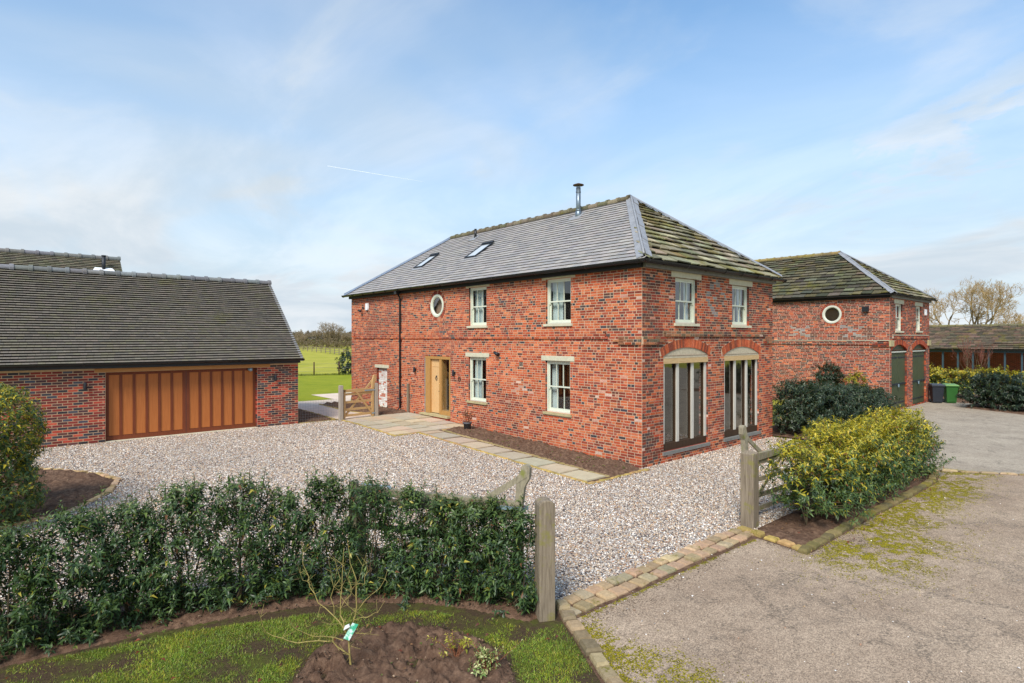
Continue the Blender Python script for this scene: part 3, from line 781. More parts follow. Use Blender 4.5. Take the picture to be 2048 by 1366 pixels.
m.box(8.58, 9.5, -.25, .16, .42, .495); m.box(9.51, 10.48, -.25, .155, .42, .493); m.build('doorstep', M['sill'], house)
m = MB(TF_F)
for k in range(8): x = 8.6 + k * .232; m.box(x, x + .22, -.1, .12 + random.uniform(-.005, .005), .28, .415, jit(random.choice(REDS), .1))
m.build('step_bricks', M['brick_attr'], house)
m = MB(TF_F); m.box(4.6, 4.78, -.05, -.01, 2.50, 2.66); v = m.build('air_vent', M['iron'], house)
for k in range(4): m = MB(TF_F); m.box(4.61, 4.77, -.01, .008, 2.51 + k * .037, 2.53 + k * .037); m.build('louvre', M['iron'], v)
# floors inside
m = MB(); m.box(.02, HX - .02, .02, HY - .02, 3.0, 3.2); m.box(.02, HX - .02, .02, HY - .02, 0, .2); m.box(.3, HX - .2, 4.2, 4.3, .2, 5.3); m.box(.3, HX - .2, 8.3, 8.4, .2, 5.3); m.box(2.6, 2.7, .3, HY - .3, .2, 5.3); m.build('inner_floors', M['room'], house)
# roof
ZE, OV = 5.42, .25
AP1, AP2 = Vector((3.74, 3.18, 8.18)), Vector((3.74, 13.85, 8.18))
c0, c1, c2, c3 = Vector((-OV, -OV, ZE)), Vector((HX + OV, -OV, ZE)), Vector((HX + OV, HY + OV, ZE)), Vector((-OV, HY + OV, ZE))
m = MB(); m.face([c0, AP1, AP2, c3]); m.face([c0, c1, AP1]); m.face([c1, c2, AP2, AP1]); m.face([c2, c3, AP2]); roof = m.build('roof', M['roofdark'], house)
k = (AP1.z - ZE) / (AP1.x + OV); th = math.atan(k); Lf = (AP1.x + OV) / math.cos(th)
rl = [(8.87, 9.57, 2.0, 3.1), (12.53, 13.18, 1.86, 2.92)]
SL = [lin(160, 153, 146), lin(154, 148, 143), lin(165, 158, 151), lin(148, 143, 140)]
lay_roof('slate', 'slating', roof, c0, (0, 1, 0), (math.cos(th), 0, math.sin(th)), Lf,
         lambda t: t * math.cos(th) * (AP1.y + OV) / (AP1.x + OV), lambda t: HY + 2 * OV - t * math.cos(th) * (HY + OV - AP2.y) / (AP1.x + OV),
         lambda k: .205, (.30,), .034, .006, .007, 'slate', lambda s, t, k: jit(random.choice(SL), .05), holes=[(a + OV, b + OV, c, d) for a, b, c, d in rl])
th2 = math.atan((AP1.z - ZE) / (AP1.y + OV)); L2 = (AP1.y + OV) / math.cos(th2)
ST = [lin(136, 130, 106), lin(148, 140, 116), lin(118, 112, 90), lin(158, 150, 124), lin(128, 118, 78), lin(108, 102, 86)]
lay_roof('stone_slate', 'stone_slating', roof, c0, (1, 0, 0), (0, math.cos(th2), math.sin(th2)), L2,
         lambda t: .13 + t * math.cos(th2) * (AP1.x + OV) / (AP1.y + OV), lambda t: -.10 + HX + 2 * OV - t * math.cos(th2) * (HX + OV - AP1.x) / (AP1.y + OV),
         lambda k: max(.20, .34 - .009 * k), (.38, .46, .55, .66), .085, .014, .034, 'stone', lambda s, t, k: jit(random.choice(ST), .26), chip=.11, jz=.030, joint=.022)
ridge_run('ridge_tile', roof, AP2 + Vector((0, -.1, .02)), AP1 + Vector((0, .05, .02)), .12, .45, [lin(112, 102, 86), lin(126, 114, 96), lin(104, 98, 78)], 'stone', .03, .008)
hip_lead(roof, c0.lerp(AP1, .02) + Vector((.0, .0, .02)), AP1 + Vector((0, 0, .03)), (0, 1, 0), (1, 0, 0), .18, M['lead'], lift2=.085)
hip_lead(roof, c1.lerp(AP1, .02) + Vector((0, 0, .02)), AP1 + Vector((0, 0, .02)), (0, 1, 0), (-1, 0, 0), .16, M['lead'], lift2=.085)
hip_lead(roof, c3 + Vector((0, 0, .02)), AP2 + Vector((0, 0, .02)), (0, -1, 0), (1, 0, 0), .20, M['bluelead'])
for y0, y1, t0, t1 in rl:                                    # roof lights
    g = Vector((math.cos(th), 0, math.sin(th))); n = Vector((-math.sin(th), 0, math.cos(th)))
    tfr = lambda s, d, t: tuple(Vector((-OV, 0, ZE)) + Vector((0, s, 0)) + g * t + n * d)
    m = MB(tfr); m.box(y0, y0 + .06, -.02, .075, t0, t1); m.box(y1 - .06, y1, -.02, .075, t0, t1); m.box(y0 + .06, y1 - .06, -.02, .073, t0, t0 + .07); m.box(y0, y1, -.02, .105, t1 - .001, t1 + .10); m.box(y0 + .06, y1 - .06, -.02, .073, t1 - .07, t1 - .002)
    w = m.build('roof_light', M['iron'], roof)
    m = MB(tfr); m.box(y0 + .06, y1 - .06, .03, .05, t0 + .07, t1 - .07); m.build('pane', plain('sky_sheen_glass', lin(190, 196, 200), .08, .6, .02, 2, 0) if 'sky_sheen_glass' not in bpy.data.materials else bpy.data.materials['sky_sheen_glass'], w)  # pale base colour paints the white sky reflected in the pane
    m = MB(tfr); m.box(y0 - .1, y1 + .1, .0, .028, t0 - .18, t0); m.build('apron_flashing', M['lead'], w)
# eaves
m = MB(TF_F); m.box(-.03, HY + .05, .0, .12, 5.25, 5.43); m.build('fascia', M['fascia'], house)
m = MB(TF_G); m.box(.0, HX + .03, .0, .12, 5.26, 5.43); m.build('fascia', M['fascia2'], house)
gutter(house, (-.19, -.37, 5.425), (-.19, HY + .3, 5.425), (-1, 0, 0), .085)
gutter(house, (-.37, -.19, 5.425), (HX + .3, -.19, 5.425), (0, -1, 0), .085)
m = MB(); m.tube([(-.24, 12.11, 5.40), (-.24, 12.11, 5.3), (-.09, 12.11, 5.12), (-.07, 12.11, 5.0), (-.07, 12.11, .52), (-.20, 12.11, .40)], .036, 10)
dp = m.build('downpipe', M['black'], house, True)
for z in (5.0, 3.3, 1.8, .75): m = MB(); m.tube([(-.07, 12.11, z - .03), (-.07, 12.11, z + .03)], .05, 10); m.box(-.05, .0, 12.05, 12.17, z - .02, z + .02); m.build('pipe_clip', M['black'], dp)
m = MB(); m.box(-.30, -.13, 12.02, 12.20, 5.22, 5.36); m.build('hopper', M['black'], dp)
# flue and vent pipe
m = MB(); m.tube([(3.29, 5.2, 7.7), (3.29, 5.2, 8.90)], .085, 16); fl = m.build('flue', M['steel'], roof, True)
m = MB(); m.tube([(3.29, 5.2, 7.70), (3.29, 5.2, 8.02), (3.29, 5.2, 8.04)], [.125, .11, .09], 16); m.build('flue_collar', M['steel'], fl, True)
m = MB(); m.tube([(3.29, 5.2, 8.05), (3.29, 5.2, 8.09)], .10, 16); m.tube([(3.29, 5.2, 8.72), (3.29, 5.2, 8.76)], .094, 16); m.build('flue_band', M['steel'], fl, True)
m = MB(); m.tube([(3.29, 5.2, 8.98), (3.29, 5.2, 9.0), (3.29, 5.2, 9.06)], [.20, .20, .03], 20); cw = m.build('cowl', M['browntimber'], fl)
for a in range(4): m = MB(); m.tube([(3.29 + .07 * math.cos(a * 1.57), 5.2 + .07 * math.sin(a * 1.57), 8.88), (3.29 + .07 * math.cos(a * 1.57), 5.2 + .07 * math.sin(a * 1.57), 8.99)], .008, 5); m.build('cowl_strut', M['steel'], fl)
m = MB(); g = Vector((math.cos(th), 0, math.sin(th))); n = Vector((-math.sin(th), 0, math.cos(th))); b = Vector((3.24, 5.2, 7.83)); m.hexa([b + Vector((0, sy, 0)) + g * sg + n * h for h in (.0, .035) for sy, sg in ((-.28, -.3), (.28, -.3), (.22, .25), (-.22, .25))]); m.build('flue_flashing', M['lead'], fl)
m = MB(); m.tube([(3.2, 11.2, 7.75), (3.2, 11.2, 8.22)], .055, 12); sv = m.build('vent_pipe', M['black'], roof, True)
m = MB(); m.tube([(3.2, 11.2, 7.76), (3.2, 11.2, 7.90)], [.10, .07], 12); m.build('vent_collar', M['black'], sv, True)
m = MB(); b = Vector((3.15, 11.2, 7.80)); m.hexa([b + Vector((0, sy, 0)) + g * sg + n * h for h in (.0, .03) for sy, sg in ((-.2, -.25), (.2, -.25), (.18, .2), (-.18, .2))]); m.build('vent_flashing', M['lead'], sv)
wall_lamp(TF_F, 10.97, 2.14, 'black up-and-down wall light left of the oak front door')
wall_lamp(TF_F, 8.30, 2.12, 'black up-and-down wall light right of the oak front door')
alarm_box(TF_F, 15.05, 4.82, 'white alarm box high on the main house front near its far end')
t = thing('floodlight', 'small black floodlight on the house front above and right of the ground-floor sash windows', 'floodlight', TF_F(5.8, 0, 2.86))
m = MB(TF_F); m.tube([(5.8, .008, 2.86), (5.8, .03, 2.86)], .06, 12); m.build('mount', M['iron'], t, True)
m = MB(TF_F); m.tube([(5.8, .03, 2.88), (5.86, .09, 2.9)], .02, 8); m.tube([(5.72, .12, 2.86), (5.78, .12, 2.88), (5.9, .12, 2.93)], [.06, .06, .045], 12); m.build('lamp_head', M['iron'], t, True)
t = thing('security_camera', 'small black security camera left of the alarm box on the house front', 'camera', TF_F(15.5, 0, 4.7))
m = MB(TF_F); m.box(15.42, 15.52, .008, .05, 4.75, 4.85); m.build('mount', M['iron'], t)
m = MB(TF_F); m.tube([(15.5, .06, 4.72), (15.55, .13, 4.68)], .02, 8); m.tube([(15.42, .16, 4.64), (15.62, .16, 4.68)], .05, 10); m.build('camera_body', M['iron'], t, True)
t = thing('wall_hook', 'small rusty ring on the wall below the light right of the door', 'ring', TF_F(8.0, 0, 1.9))
m = MB(TF_F); m.tube([(8.0 + .07 * math.cos(a), .03, 1.92 + .07 * math.sin(a)) for a in np.linspace(0, 6.283, 14)], .012, 6); m.build('iron_ring', M['browntimber'], t, True)

# ------------------------------------------------------------------ garage
GY = 11.42; GX0, GX1 = -15.0, -4.6; GZ = 2.52; GB = .30
TF_R = lambda s, d, z: (s, GY - d, z)
TF_S = lambda s, d, z: (GX1 + d, GY + s, z)
garage = thing('brick_garage', 'single-storey garage of new red and blue bricks with dark tiled roof', 'garage', ((GX0 + GX1) / 2, GY + 3, .36))
gd = Rect(-10.26, -6.0, .36, 2.40); beam = Rect(-10.52, -5.58, 2.40, 2.52)
m = MB(TF_R); backing(m, GX0, GX1, GB, GZ + .1, [gd])
m.tf = TF_S; backing(m, 0, 6.2, GB, GZ + .1, []); m.face([(0, 0, GZ + .1), (6.2, 0, GZ + .1), (3.1, 0, 5.35)])
m.tf = None; m.face([(GX0, GY, GB), (GX0, GY + 6.2, GB), (GX0, GY + 6.2, GZ), (GX0, GY + 3.1, 5.3), (GX0, GY, GZ)]); m.face([(GX0, GY + 6.2, GB), (GX1, GY + 6.2, GB), (GX1, GY + 6.2, GZ), (GX0, GY + 6.2, GZ)])
gw = m.build('wall', M['mortar3'], garage)
b1 = lay(GX0, GX1, GB, GZ, [gd, beam], garage_col, None, 'S'); b2 = lay(0, 6.2, GB, GZ, [], garage_col, None, 'S')
place_bricks([(TF_R, math.pi, b1, BC), (TF_S, -math.pi / 2, b2, BC)], 'newbrick', gw)
reveal(TF_R, gd, .25, garage_col, garage, 'newbrick_attr')
m = MB(TF_R); m.box(-10.52, -5.58, -.2, .02, 2.41, 2.515); m.build('timber_lintel', M['beam'], garage)
m = MB(TF_R); D = -.16; W = gd.b - gd.a
m.box(gd.a, gd.b, D - .05, D, .38, 2.40); gdoor = m.build('garage_door', M['doorframe'], garage)
nP = 12; lw = .10; mid = .20; pw = (W - 2 * lw - mid - 10 * .075) / 12; x = gd.a + lw
for k in range(nP):
    m = MB(TF_R); m.box(x, x + pw, D - .02, D + .006, .52, 2.31); m.build('door_panel', M['doorpanel'], gdoor)
    xe = x + pw; step = mid if k == 5 else .075
    if k < 11:
        m = MB(TF_R); m.box(xe + .002, xe + step - .002, D, D + .024, .50, 2.33); m.build('batten', M['doorframe'], gdoor)
        if k == 5: m = MB(TF_R); m.box(xe + .095, xe + .105, D + .024, D + .026, .40, 2.38); m.build('meeting_gap', M['iron'], gdoor)
    x = xe + step
m = MB(TF_R); m.box(gd.a, gd.b, D, D + .022, .38, .50); m.build('bottom_rail', M['doorframe'], gdoor)
m = MB(TF_R); m.box(gd.a, gd.b, D, D + .022, 2.33, 2.398); m.build('top_rail', M['doorframe'], gdoor)
for k in range(5): m = MB(TF_R); m.box(gd.a + k * W / 5 + .004, gd.a + (k + 1) * W / 5 - .004, -.2, .06, .30, .378 + random.uniform(-.002, .002)); m.build('threshold_slab', M['lintel'], garage)
m = MB(TF_R); m.tube([(-6.25, -.12, 2.36), (-6.18, -.06, 2.34), (-6.15, -.04, 2.34)], [.05, .07, .05], 10); m.build('sensor_light', M['galv'], garage, True)
gth = math.atan((5.55 - 2.66) / (3.1 + .30)); GL = 3.4 / math.cos(gth)
ge = Vector((GX0, GY - .30, 2.66)); gcut = Vector((GX1 + .06, GY + 3.1, 5.55))
m = MB(); m.face([(GX0, GY - .3, 2.65), (GX1 + .06, GY - .3, 2.65), (GX1 + .06, GY + 3.1, 5.54), (GX0, GY + 3.1, 5.54)]); m.face([(GX0, GY + 6.5, 2.65), (GX1 + .06, GY + 6.5, 2.65), (GX1 + .06, GY + 3.1, 5.54), (GX0, GY + 3.1, 5.54)])
groof = m.build('roof', M['roofdark'], garage)
TL = [lin(114, 107, 96), lin(120, 112, 101), lin(108, 102, 93), lin(116, 110, 94)]
lay_roof('roof_tile', 'tiling', groof, ge, (1, 0, 0), (0, math.cos(gth), math.sin(gth)), GL, lambda t: 0, lambda t: GX1 + .08 - GX0, lambda k: .118, (.165,), .056, .003, .011, 'tile', lambda s, t, k: jit(random.choice(TL), .07), jz=.002, joint=.004)
ridge_run('ridge_tile', groof, (GX0, GY + 3.1, 5.56), (GX1 + .08, GY + 3.1, 5.56), .11, .45, [lin(112, 112, 114), lin(122, 122, 122)], 'tile', .028)
m = MB(TF_R); m.box(GX0, GX1 + .02, .0, .16, 2.53, 2.66); m.build('fascia', M['iron'], garage)
gutter(garage, (GX0, GY - .22, 2.68), (GX1 + .08, GY - .22, 2.68), (0, -1, 0), .06)
m = MB()
for y0, z0, y1, z1 in ((GY - .3, 2.6, GY + 3.1, 5.49),): m.hexa([(GX1 - .02, y0, z0 - .0), (GX1 + .075, y0, z0), (GX1 + .075, y1, z1), (GX1 - .02, y1, z1), (GX1 - .02, y0, z0 + .10), (GX1 + .075, y0, z0 + .10), (GX1 + .075, y1, z1 + .10), (GX1 - .02, y1, z1 + .10)])
m.build('verge', M['lead'], groof)
wall_lamp(TF_R, -10.75, 2.03, 'black wall light on garage brickwork left of the wide timber door')
wall_lamp(TF_R, -5.42, 2.03, 'black wall light on garage brickwork right of the wide timber door')

# second tiled building behind the garage
b3 = thing('rear_outbuilding', 'tiled roof with a black vent pipe rising behind the garage roof', 'outbuilding', (-13, 21, .36))
BX = -8.65; by, bz = 21.0, 6.79; bt = R(40)
m = MB(); m.box(-20, BX - .1, 18.2, 23.8, .3, 4.3); m.face([(BX - .101, 18.2, 4.3), (BX - .101, 23.8, 4.3), (BX - .101, 21, 6.6)]); m.build('wall', plain('rear_brick', lin(140, 66, 56), .9, .15, .25, 6, .3), b3)
e0 = Vector((-20, by - 3.2, bz - 3.2 * math.tan(bt)))
m = MB(); m.face([e0, (BX, e0.y, e0.z), (BX, by, bz), (-20, by, bz)]); m.face([(-20, by + 3.2, e0.z), (BX, by + 3.2, e0.z), (BX, by, bz), (-20, by, bz)]); r3 = m.build('roof', M['roofdark'], b3)
lay_roof('roof_tile', 'tiling', r3, (-15.5, e0.y, e0.z), (1, 0, 0), (0, math.cos(bt), math.sin(bt)), 3.2 / math.cos(bt), lambda t: 0, lambda t: BX + 15.5, lambda k: .118, (.165,), .048, .004, .012, 'tile', lambda s, t, k: jit(random.choice([lin(112, 108, 88), lin(104, 98, 84), lin(120, 112, 94)]), .14), most=0, jz=.006)
ridge_run('ridge_tile', r3, (-15.5, by, bz + .01), (BX, by, bz + .01), .11, .45, [lin(112, 112, 112), lin(122, 120, 116)], 'tile', .028)
m = MB(); m.tube([(-9.3, 20.35, 6.1), (-9.3, 20.35, 6.82)], .07, 12); m.tube([(-9.3, 20.35, 6.82), (-9.3, 20.35, 6.86)], .085, 12); vp = m.build('vent_pipe', M['iron'], r3, True)
m = MB(); gg = Vector((0, math.cos(bt), math.sin(bt))); nn = Vector((0, -math.sin(bt), math.cos(bt))); b = Vector((-9.3, 20.35, 6.79 - .65 * math.tan(bt)))
m.hexa([b + Vector((sx, 0, 0)) + gg * sg + nn * h for h in (.03, .06) for sx, sg in ((-.38, -.12), (.38, -.12), (.3, .08), (-.3, .08))]); m.build('vent_flashing', M['white'], vp)

# ------------------------------------------------------------------ second barn
BX0, BY0, BW, BL = 18.23, -.51, 6.6, 16.0
TF_B = lambda s, d, z: (BX0 - d, BY0 + s, z)
TF_C = lambda s, d, z: (BX0 + s, BY0 - d, z)
barn = thing('brick_barn', 'red-brown brick barn with green arched doors and mossy stone roof, behind the dark hedge', 'barn', (BX0 + BW / 2, BY0 + BL / 2, 0))
rb = Disc(2.48, 4.57, .58); rbi = Disc(2.48, 4.57, .42)
ab = [Arch(.27, 2.65, .04, 2.84, 3.10), Arch(3.56, 5.97, .04, 2.83, 3.10)]; abo = [Arch(a.a, a.b, a.c, a.sp, a.cr, .25) for a in ab]
wb2 = [Rect(.86, 1.93, 3.74, 5.04), Rect(4.16, 5.14, 3.77, 5.04)]
lb2 = [Rect(h.a - .2, h.b + .2, h.d, h.d + .18) for h in wb2] + [Rect(h.a - .07, h.b + .07, h.c - .075, h.c) for h in wb2]
m = MB(TF_B); backing(m, 0, BL, -.1, HZ + .1, [rbi]); m.tf = TF_C; backing(m, 0, BW, -.1, HZ + .1, wb2 + ab)
m.tf = None; m.face([(BX0 + BW, BY0, -.1), (BX0 + BW, BY0 + BL, -.1), (BX0 + BW, BY0 + BL, 5.4), (BX0 + BW, BY0, 5.4)]); m.face([(BX0, BY0 + BL, -.1), (BX0 + BW, BY0 + BL, -.1), (BX0 + BW, BY0 + BL, 5.4), (BX0, BY0 + BL, 5.4)])
bw = m.build('wall', M['mortar2'], barn)
for h in wb2: reveal(TF_C, h, .2, gable_col, barn)
for a in ab: reveal(TF_C, Rect(a.a, a.b, a.c, a.sp), .25, gable_col, barn)
belt2 = lambda s, z: .035 if 3.08 < z < 3.31 and s > .5 else (.06 if 3.0 < z < 3.25 and s <= .5 else 0)
belt3 = lambda s, z: .04 if 3.38 < z < 3.55 and .35 < s < 6.2 else (.06 if 3.02 < z < 3.3 and (s < .4 or s > 6.2) else 0)
place_bricks([(TF_B, math.pi / 2, lay(0, 7.5, -.075, HZ, [rb], barn_col, belt2), BC), (TF_C, math.pi, lay(0, BW, -.075, HZ, wb2 + lb2 + abo, lambda s, z, h: barn_col(99, z, h), belt3), BC)], 'brick', bw)
m = MB(TF_B); m.box(.5, 9, -.02, .034, 3.09, 3.28); m.tf = TF_C; m.box(.36, 6.2, -.02, .038, 3.39, 3.53); m.build('belt_course', M['mortar2'], barn)
m = MB(TF_B); m.box(.0, 9, -.02, .06, 3.285, 3.315); m.build('belt_cap', M['lintel'], barn)
m = MB(TF_C); m.box(-.05, .42, -.02, .075, 3.02, 3.30); m.box(6.2, BW + .05, -.02, .075, 3.02, 3.30); m.build('pad_stone', M['sill'], barn)
m = MB(TF_C); m.box(.34, 6.22, -.02, .06, 3.535, 3.56); m.build('belt_cap', M['lintel'], barn)
voussoirs(TF_B, 2.48, 4.57, .45, .575, 0, 2 * math.pi, 40, REDS + ORANGE[:1] + PALE[2:], 'brick_ring', barn)
for a in ab:
    t0 = math.atan2(a.sp - a.z, (a.b - a.a) / 2); voussoirs(TF_C, a.x, a.z, a.R, a.R + .245, t0 - .03, math.pi - t0 + .03, 32, REDS + ORANGE[:2], 'arch_bricks', barn)
round_window(barn, TF_B, 2.48, 4.57, .45, 'cream', 'browntimber')
for h in wb2: sash_window(barn, TF_C, h.a, h.b, h.c, h.d, (.22, .18), mats=('cream', 'lintel', 'lintel'), curtain=[(.1, .9)], bars=1)
for a in ab:
    hw = (a.b - a.a) / 2; m = MB(TF_C)
    pts = [(a.b, 2.78)] + [(a.x + a.R * math.cos(t), a.z + a.R * math.sin(t)) for t in np.linspace(math.atan2(a.sp - a.z, hw), math.pi - math.atan2(a.sp - a.z, hw), 16)] + [(a.a, 2.78)]
    m.prism(pts, -.14, -.10); dr = m.build('arched_door', M['olive'], barn)
    m = MB(TF_C); m.box(a.a, a.b, -.12, -.03, 2.72, 2.78); m.build('transom', M['cream'], dr)
    for sd_ in (0, 1):
        x0 = a.a + .01 + sd_ * hw; m = MB(TF_C); lf = None
        for k in range(8):
            bw_ = (hw - .02) / 8; m2 = MB(TF_C); m2.box(x0 + k * bw_ + .003, x0 + (k + 1) * bw_ - .003, -.13, -.085 + random.uniform(-.002, .002), .06, 2.715)
            m2.build('board', M['olive'], dr)
        for z in (2.45, .30): m2 = MB(TF_C); m2.box(x0 + .03, x0 + hw - .1, -.085, -.07, z, z + .06); m2.build('strap_hinge', M['iron'], dr)
    m2 = MB(TF_C); m2.box(a.a, a.b, -.083, -.045, 1.18, 1.25); m2.build('locking_bar', M['iron'], dr)
    m2 = MB(TF_C); m2.box(a.x - .06, a.x + .06, -.045, -.01, 1.06, 1.2); m2.build('padlock', M['galv'], dr)
bap1, bap2 = Vector((BX0 + BW / 2, 2.75, 7.97)), Vector((BX0 + BW / 2, BY0 + BL - 3.3, 7.97)); o_ = .25
q0, q1, q2, q3 = Vector((BX0 - o_, BY0 - o_, ZE)), Vector((BX0 + BW + o_, BY0 - o_, ZE)), Vector((BX0 + BW + o_, BY0 + BL + o_, ZE)), Vector((BX0 - o_, BY0 + BL + o_, ZE))
m = MB(); m.face([q0, bap1, bap2, q3]); m.face([q0, q1, bap1]); m.face([q1, q2, bap2, bap1]); m.face([q2, q3, bap2]); broof = m.build('roof', M['roofdark'], barn)
ax = bap1.x - q0.x; ay = bap1.y - q0.y; ta = math.atan((bap1.z - ZE) / ax); tb = math.atan((bap1.z - ZE) / ay)
SD = [lin(88, 84, 70), lin(98, 92, 78), lin(78, 76, 64), lin(104, 100, 78), lin(92, 86, 66)]  # darker tones put the shade of the left slope into the slates
lay_roof('stone_slate', 'stone_slating', broof, q0, (0, 1, 0), (math.cos(ta), 0, math.sin(ta)), ax / math.cos(ta), lambda t: .12 + t * math.cos(ta) * ay / ax, lambda t: 10.5, lambda k: max(.2, .33 - .008 * k), (.38, .46, .55, .64), .085, .014, .034, 'stone', lambda s, t, k: jit(random.choice(SD), .26), chip=.10, jz=.028, joint=.02, most=200)
lay_roof('stone_slate', 'stone_slating', broof, q0, (1, 0, 0), (0, math.cos(tb), math.sin(tb)), ay / math.cos(tb), lambda t: .12 + t * math.cos(tb) * ax / ay, lambda t: -.1 + BW + 2 * o_ - t * math.cos(tb) * ax / ay, lambda k: max(.2, .33 - .008 * k), (.38, .46, .55, .64), .085, .014, .034, 'stone', lambda s, t, k: jit(random.choice(ST), .26), chip=.10, jz=.028, joint=.02, most=100)
ridge_run('ridge_tile', broof, bap1 + Vector((0, 7.5, .02)), bap1 + Vector((0, 0, .02)), .12, .45, [lin(150, 128, 84), lin(132, 118, 84), lin(140, 124, 74)], 'stone', .02, .006)
hip_lead(broof, q0 + Vector((0, 0, .02)), bap1 + Vector((0, 0, .03)), (0, 1, 0), (1, 0, 0), .13, M['lead'], lift=.08, lift2=.081)
hip_lead(broof, q1 + Vector((0, 0, .02)), bap1 + Vector((0, 0, .02)), (0, 1, 0), (-1, 0, 0), .16, M['lead'], lift2=.08)
m = MB(TF_B); m.box(-.03, BL, .0, .10, 5.28, 5.43); m.build('fascia', M['fascia'], barn)
m = MB(TF_C); m.box(0, BW, .0, .10, 5.28, 5.43); m.build('fascia', M['fascia2'], barn)
gutter(barn, (BX0 - .17, BY0 - .3, 5.44), (BX0 - .17, BY0 + BL, 5.44), (-1, 0, 0), .065); gutter(barn, (BX0 - .3, BY0 - .17, 5.44), (BX0 + BW + .3, BY0 - .17, 5.44), (0, -1, 0), .065)
alarm_box(TF_C, 5.75, 4.75, 'white alarm box on the far barn gable beside its right window')
t = thing('floodlight', 'black square floodlight on the far barn wall near its corner', 'floodlight', TF_B(.95, 0, 4.8))
m = MB(TF_B); m.box(.9, 1.0, .008, .08, 4.78, 4.86); m.build('bracket', M['iron'], t)
m = MB(TF_B); m.hexa([(.82, .08, 4.70), (1.1, .08, 4.70), (1.1, .16, 4.66), (.82, .16, 4.66), (.82, .08, 4.9), (1.1, .08, 4.9), (1.1, .2, 4.86), (.82, .2, 4.86)]); m.build('lamp_head', M['iron'], t)

# ------------------------------------------------------------------ open-fronted shed far right
CX = 38.0; cy0, cy1 = -13.0, 7.0
shed = thing('open_shed', 'long low open-fronted brick shed with mossy tiled roof at the far right', 'shed', (CX + 2, -3, 0))
m = MB(); m.box(CX + 3.6, CX + 3.9, cy0, cy1, 0, 2.6); m.box(CX + .1, CX + 3.6, cy1 - .3, cy1, 0, 2.6)
n = NM('shed_brick', .95, .1); bt_ = n.new('ShaderNodeTexBrick'); sx = n.new('ShaderNodeSeparateXYZ'); cx_ = n.new('ShaderNodeCombineXYZ'); n.L(n.co, sx.inputs[0]); n.L(sx.outputs['Y'], cx_.inputs[0]); n.L(sx.outputs['Z'], cx_.inputs[1]); n.L(cx_.outputs[0], bt_.inputs['Vector'])
bt_.inputs['Scale'].default_value = 1.0; bt_.inputs['Brick Width'].default_value = .23; bt_.inputs['Row Height'].default_value = .075; bt_.inputs['Mortar Size'].default_value = .008
bt_.inputs['Color1'].default_value = (*lin(150, 74, 52), 1); bt_.inputs['Color2'].default_value = (*lin(112, 60, 48), 1); bt_.inputs['Mortar'].default_value = (*lin(150, 120, 100), 1); n.col(bt_.outputs[0])
m.build('wall', n.m, shed)
m = MB(); ez, rz, rx = 2.62, 4.29, CX + 2.6
m.face([(CX - .25, cy0, ez - .03), (CX - .25, cy1, ez - .03), (rx, cy1, rz - .03), (rx, cy0, rz - .03)]); m.face([(CX + 4.2, cy0, ez - .1), (CX + 4.2, cy1, ez - .1), (rx, cy1, rz - .03), (rx, cy0, rz - .03)])
srf = m.build('roof', M['roofdark'], shed); sa = math.atan((rz - ez) / (rx - CX + .25))
lay_roof('stone_slate', 'stone_slating', srf, (CX - .25, cy0, ez), (0, 1, 0), (math.cos(sa), 0, math.sin(sa)), (rx - CX + .25) / math.cos(sa), lambda t: 0, lambda t: cy1 - cy0, lambda k: .25 - .006 * k, (.28, .34, .42), .045, .012, .026, 'stone', lambda s, t, k: jit(random.choice([lin(92, 82, 68), lin(104, 90, 74), lin(84, 76, 64), lin(112, 92, 78)]), .2), chip=.05, jz=.014, joint=.012, most=220)
ridge_run('ridge_tile', srf, (rx, cy0, rz), (rx, cy1, rz), .12, .5, [lin(110, 102, 80), lin(120, 112, 80)], 'stone', .02, .006)
m = MB(); m.box(CX - .06, CX + .06, cy0, cy1, 2.42, 2.60); m.build('eaves_beam', M['teal'], shed)
gutter(shed, (CX - .25, cy0, 2.64), (CX - .25, cy1, 2.64), (-1, 0, 0), .06)
for y in (1.73, .86, .02, -.84, -1.69, -2.56, -3.43, -4.3, -5.2, 2.6, 3.5): m = MB(); m.box(CX - .055, CX + .055, y - .05, y + .05, 0, 2.42); m.build('post', M['teal'], shed)

# ------------------------------------------------------------------ ground and surfaces
def struct(o): o['kind'] = 'structure'; return o
def sheet(name, poly, dz, mat, tag_=True):
    from mathutils.geometry import tessellate_polygon
    bm = bmesh.new(); vs = [bm.verts.new((x, y, 0)) for x, y in poly]
    for tri in tessellate_polygon([[Vector((x, y, 0)) for x, y in poly]]): bm.faces.new([vs[q] for q in tri])
    for yc in (0.0, 10.0):
        bmesh.ops.bisect_plane(bm, geom=bm.verts[:] + bm.edges[:] + bm.faces[:], plane_co=(0, yc, 0), plane_no=(0, 1, 0))
    bmesh.ops.triangulate(bm, faces=bm.faces[:])
    for v in bm.verts: v.co.z = zg(v.co.y) + dz
    bmesh.ops.recalc_face_normals(bm, faces=bm.faces)
    me = bpy.data.meshes.new(name); bm.to_mesh(me); bm.free(); me.materials.append(mat)
    o = bpy.data.objects.new(name, me); COL.objects.link(o)
    if tag_: struct(o)
    return o
n = NM('meadow', .95, .1).geo(); f = n.noise(.25, 5, .6); f2 = n.noise(9, 5, .7)
c = n.ramp(f, [(.3, lin(146, 148, 52)), (.7, lin(178, 170, 78))]); c = n.mix(c, n.ramp(f2, [(.3, (.8, .8, .75)), (.75, (1.2, 1.2, 1.1))]), 1.0, 'MULTIPLY'); n.col(c).bump(n.noise(14, 5, .7), .8, .05); M['meadow'] = n.m
n = NM('lawn', .95, .1).geo(); f = n.noise(.8, 5, .6); f2 = n.noise(40, 4, .7)
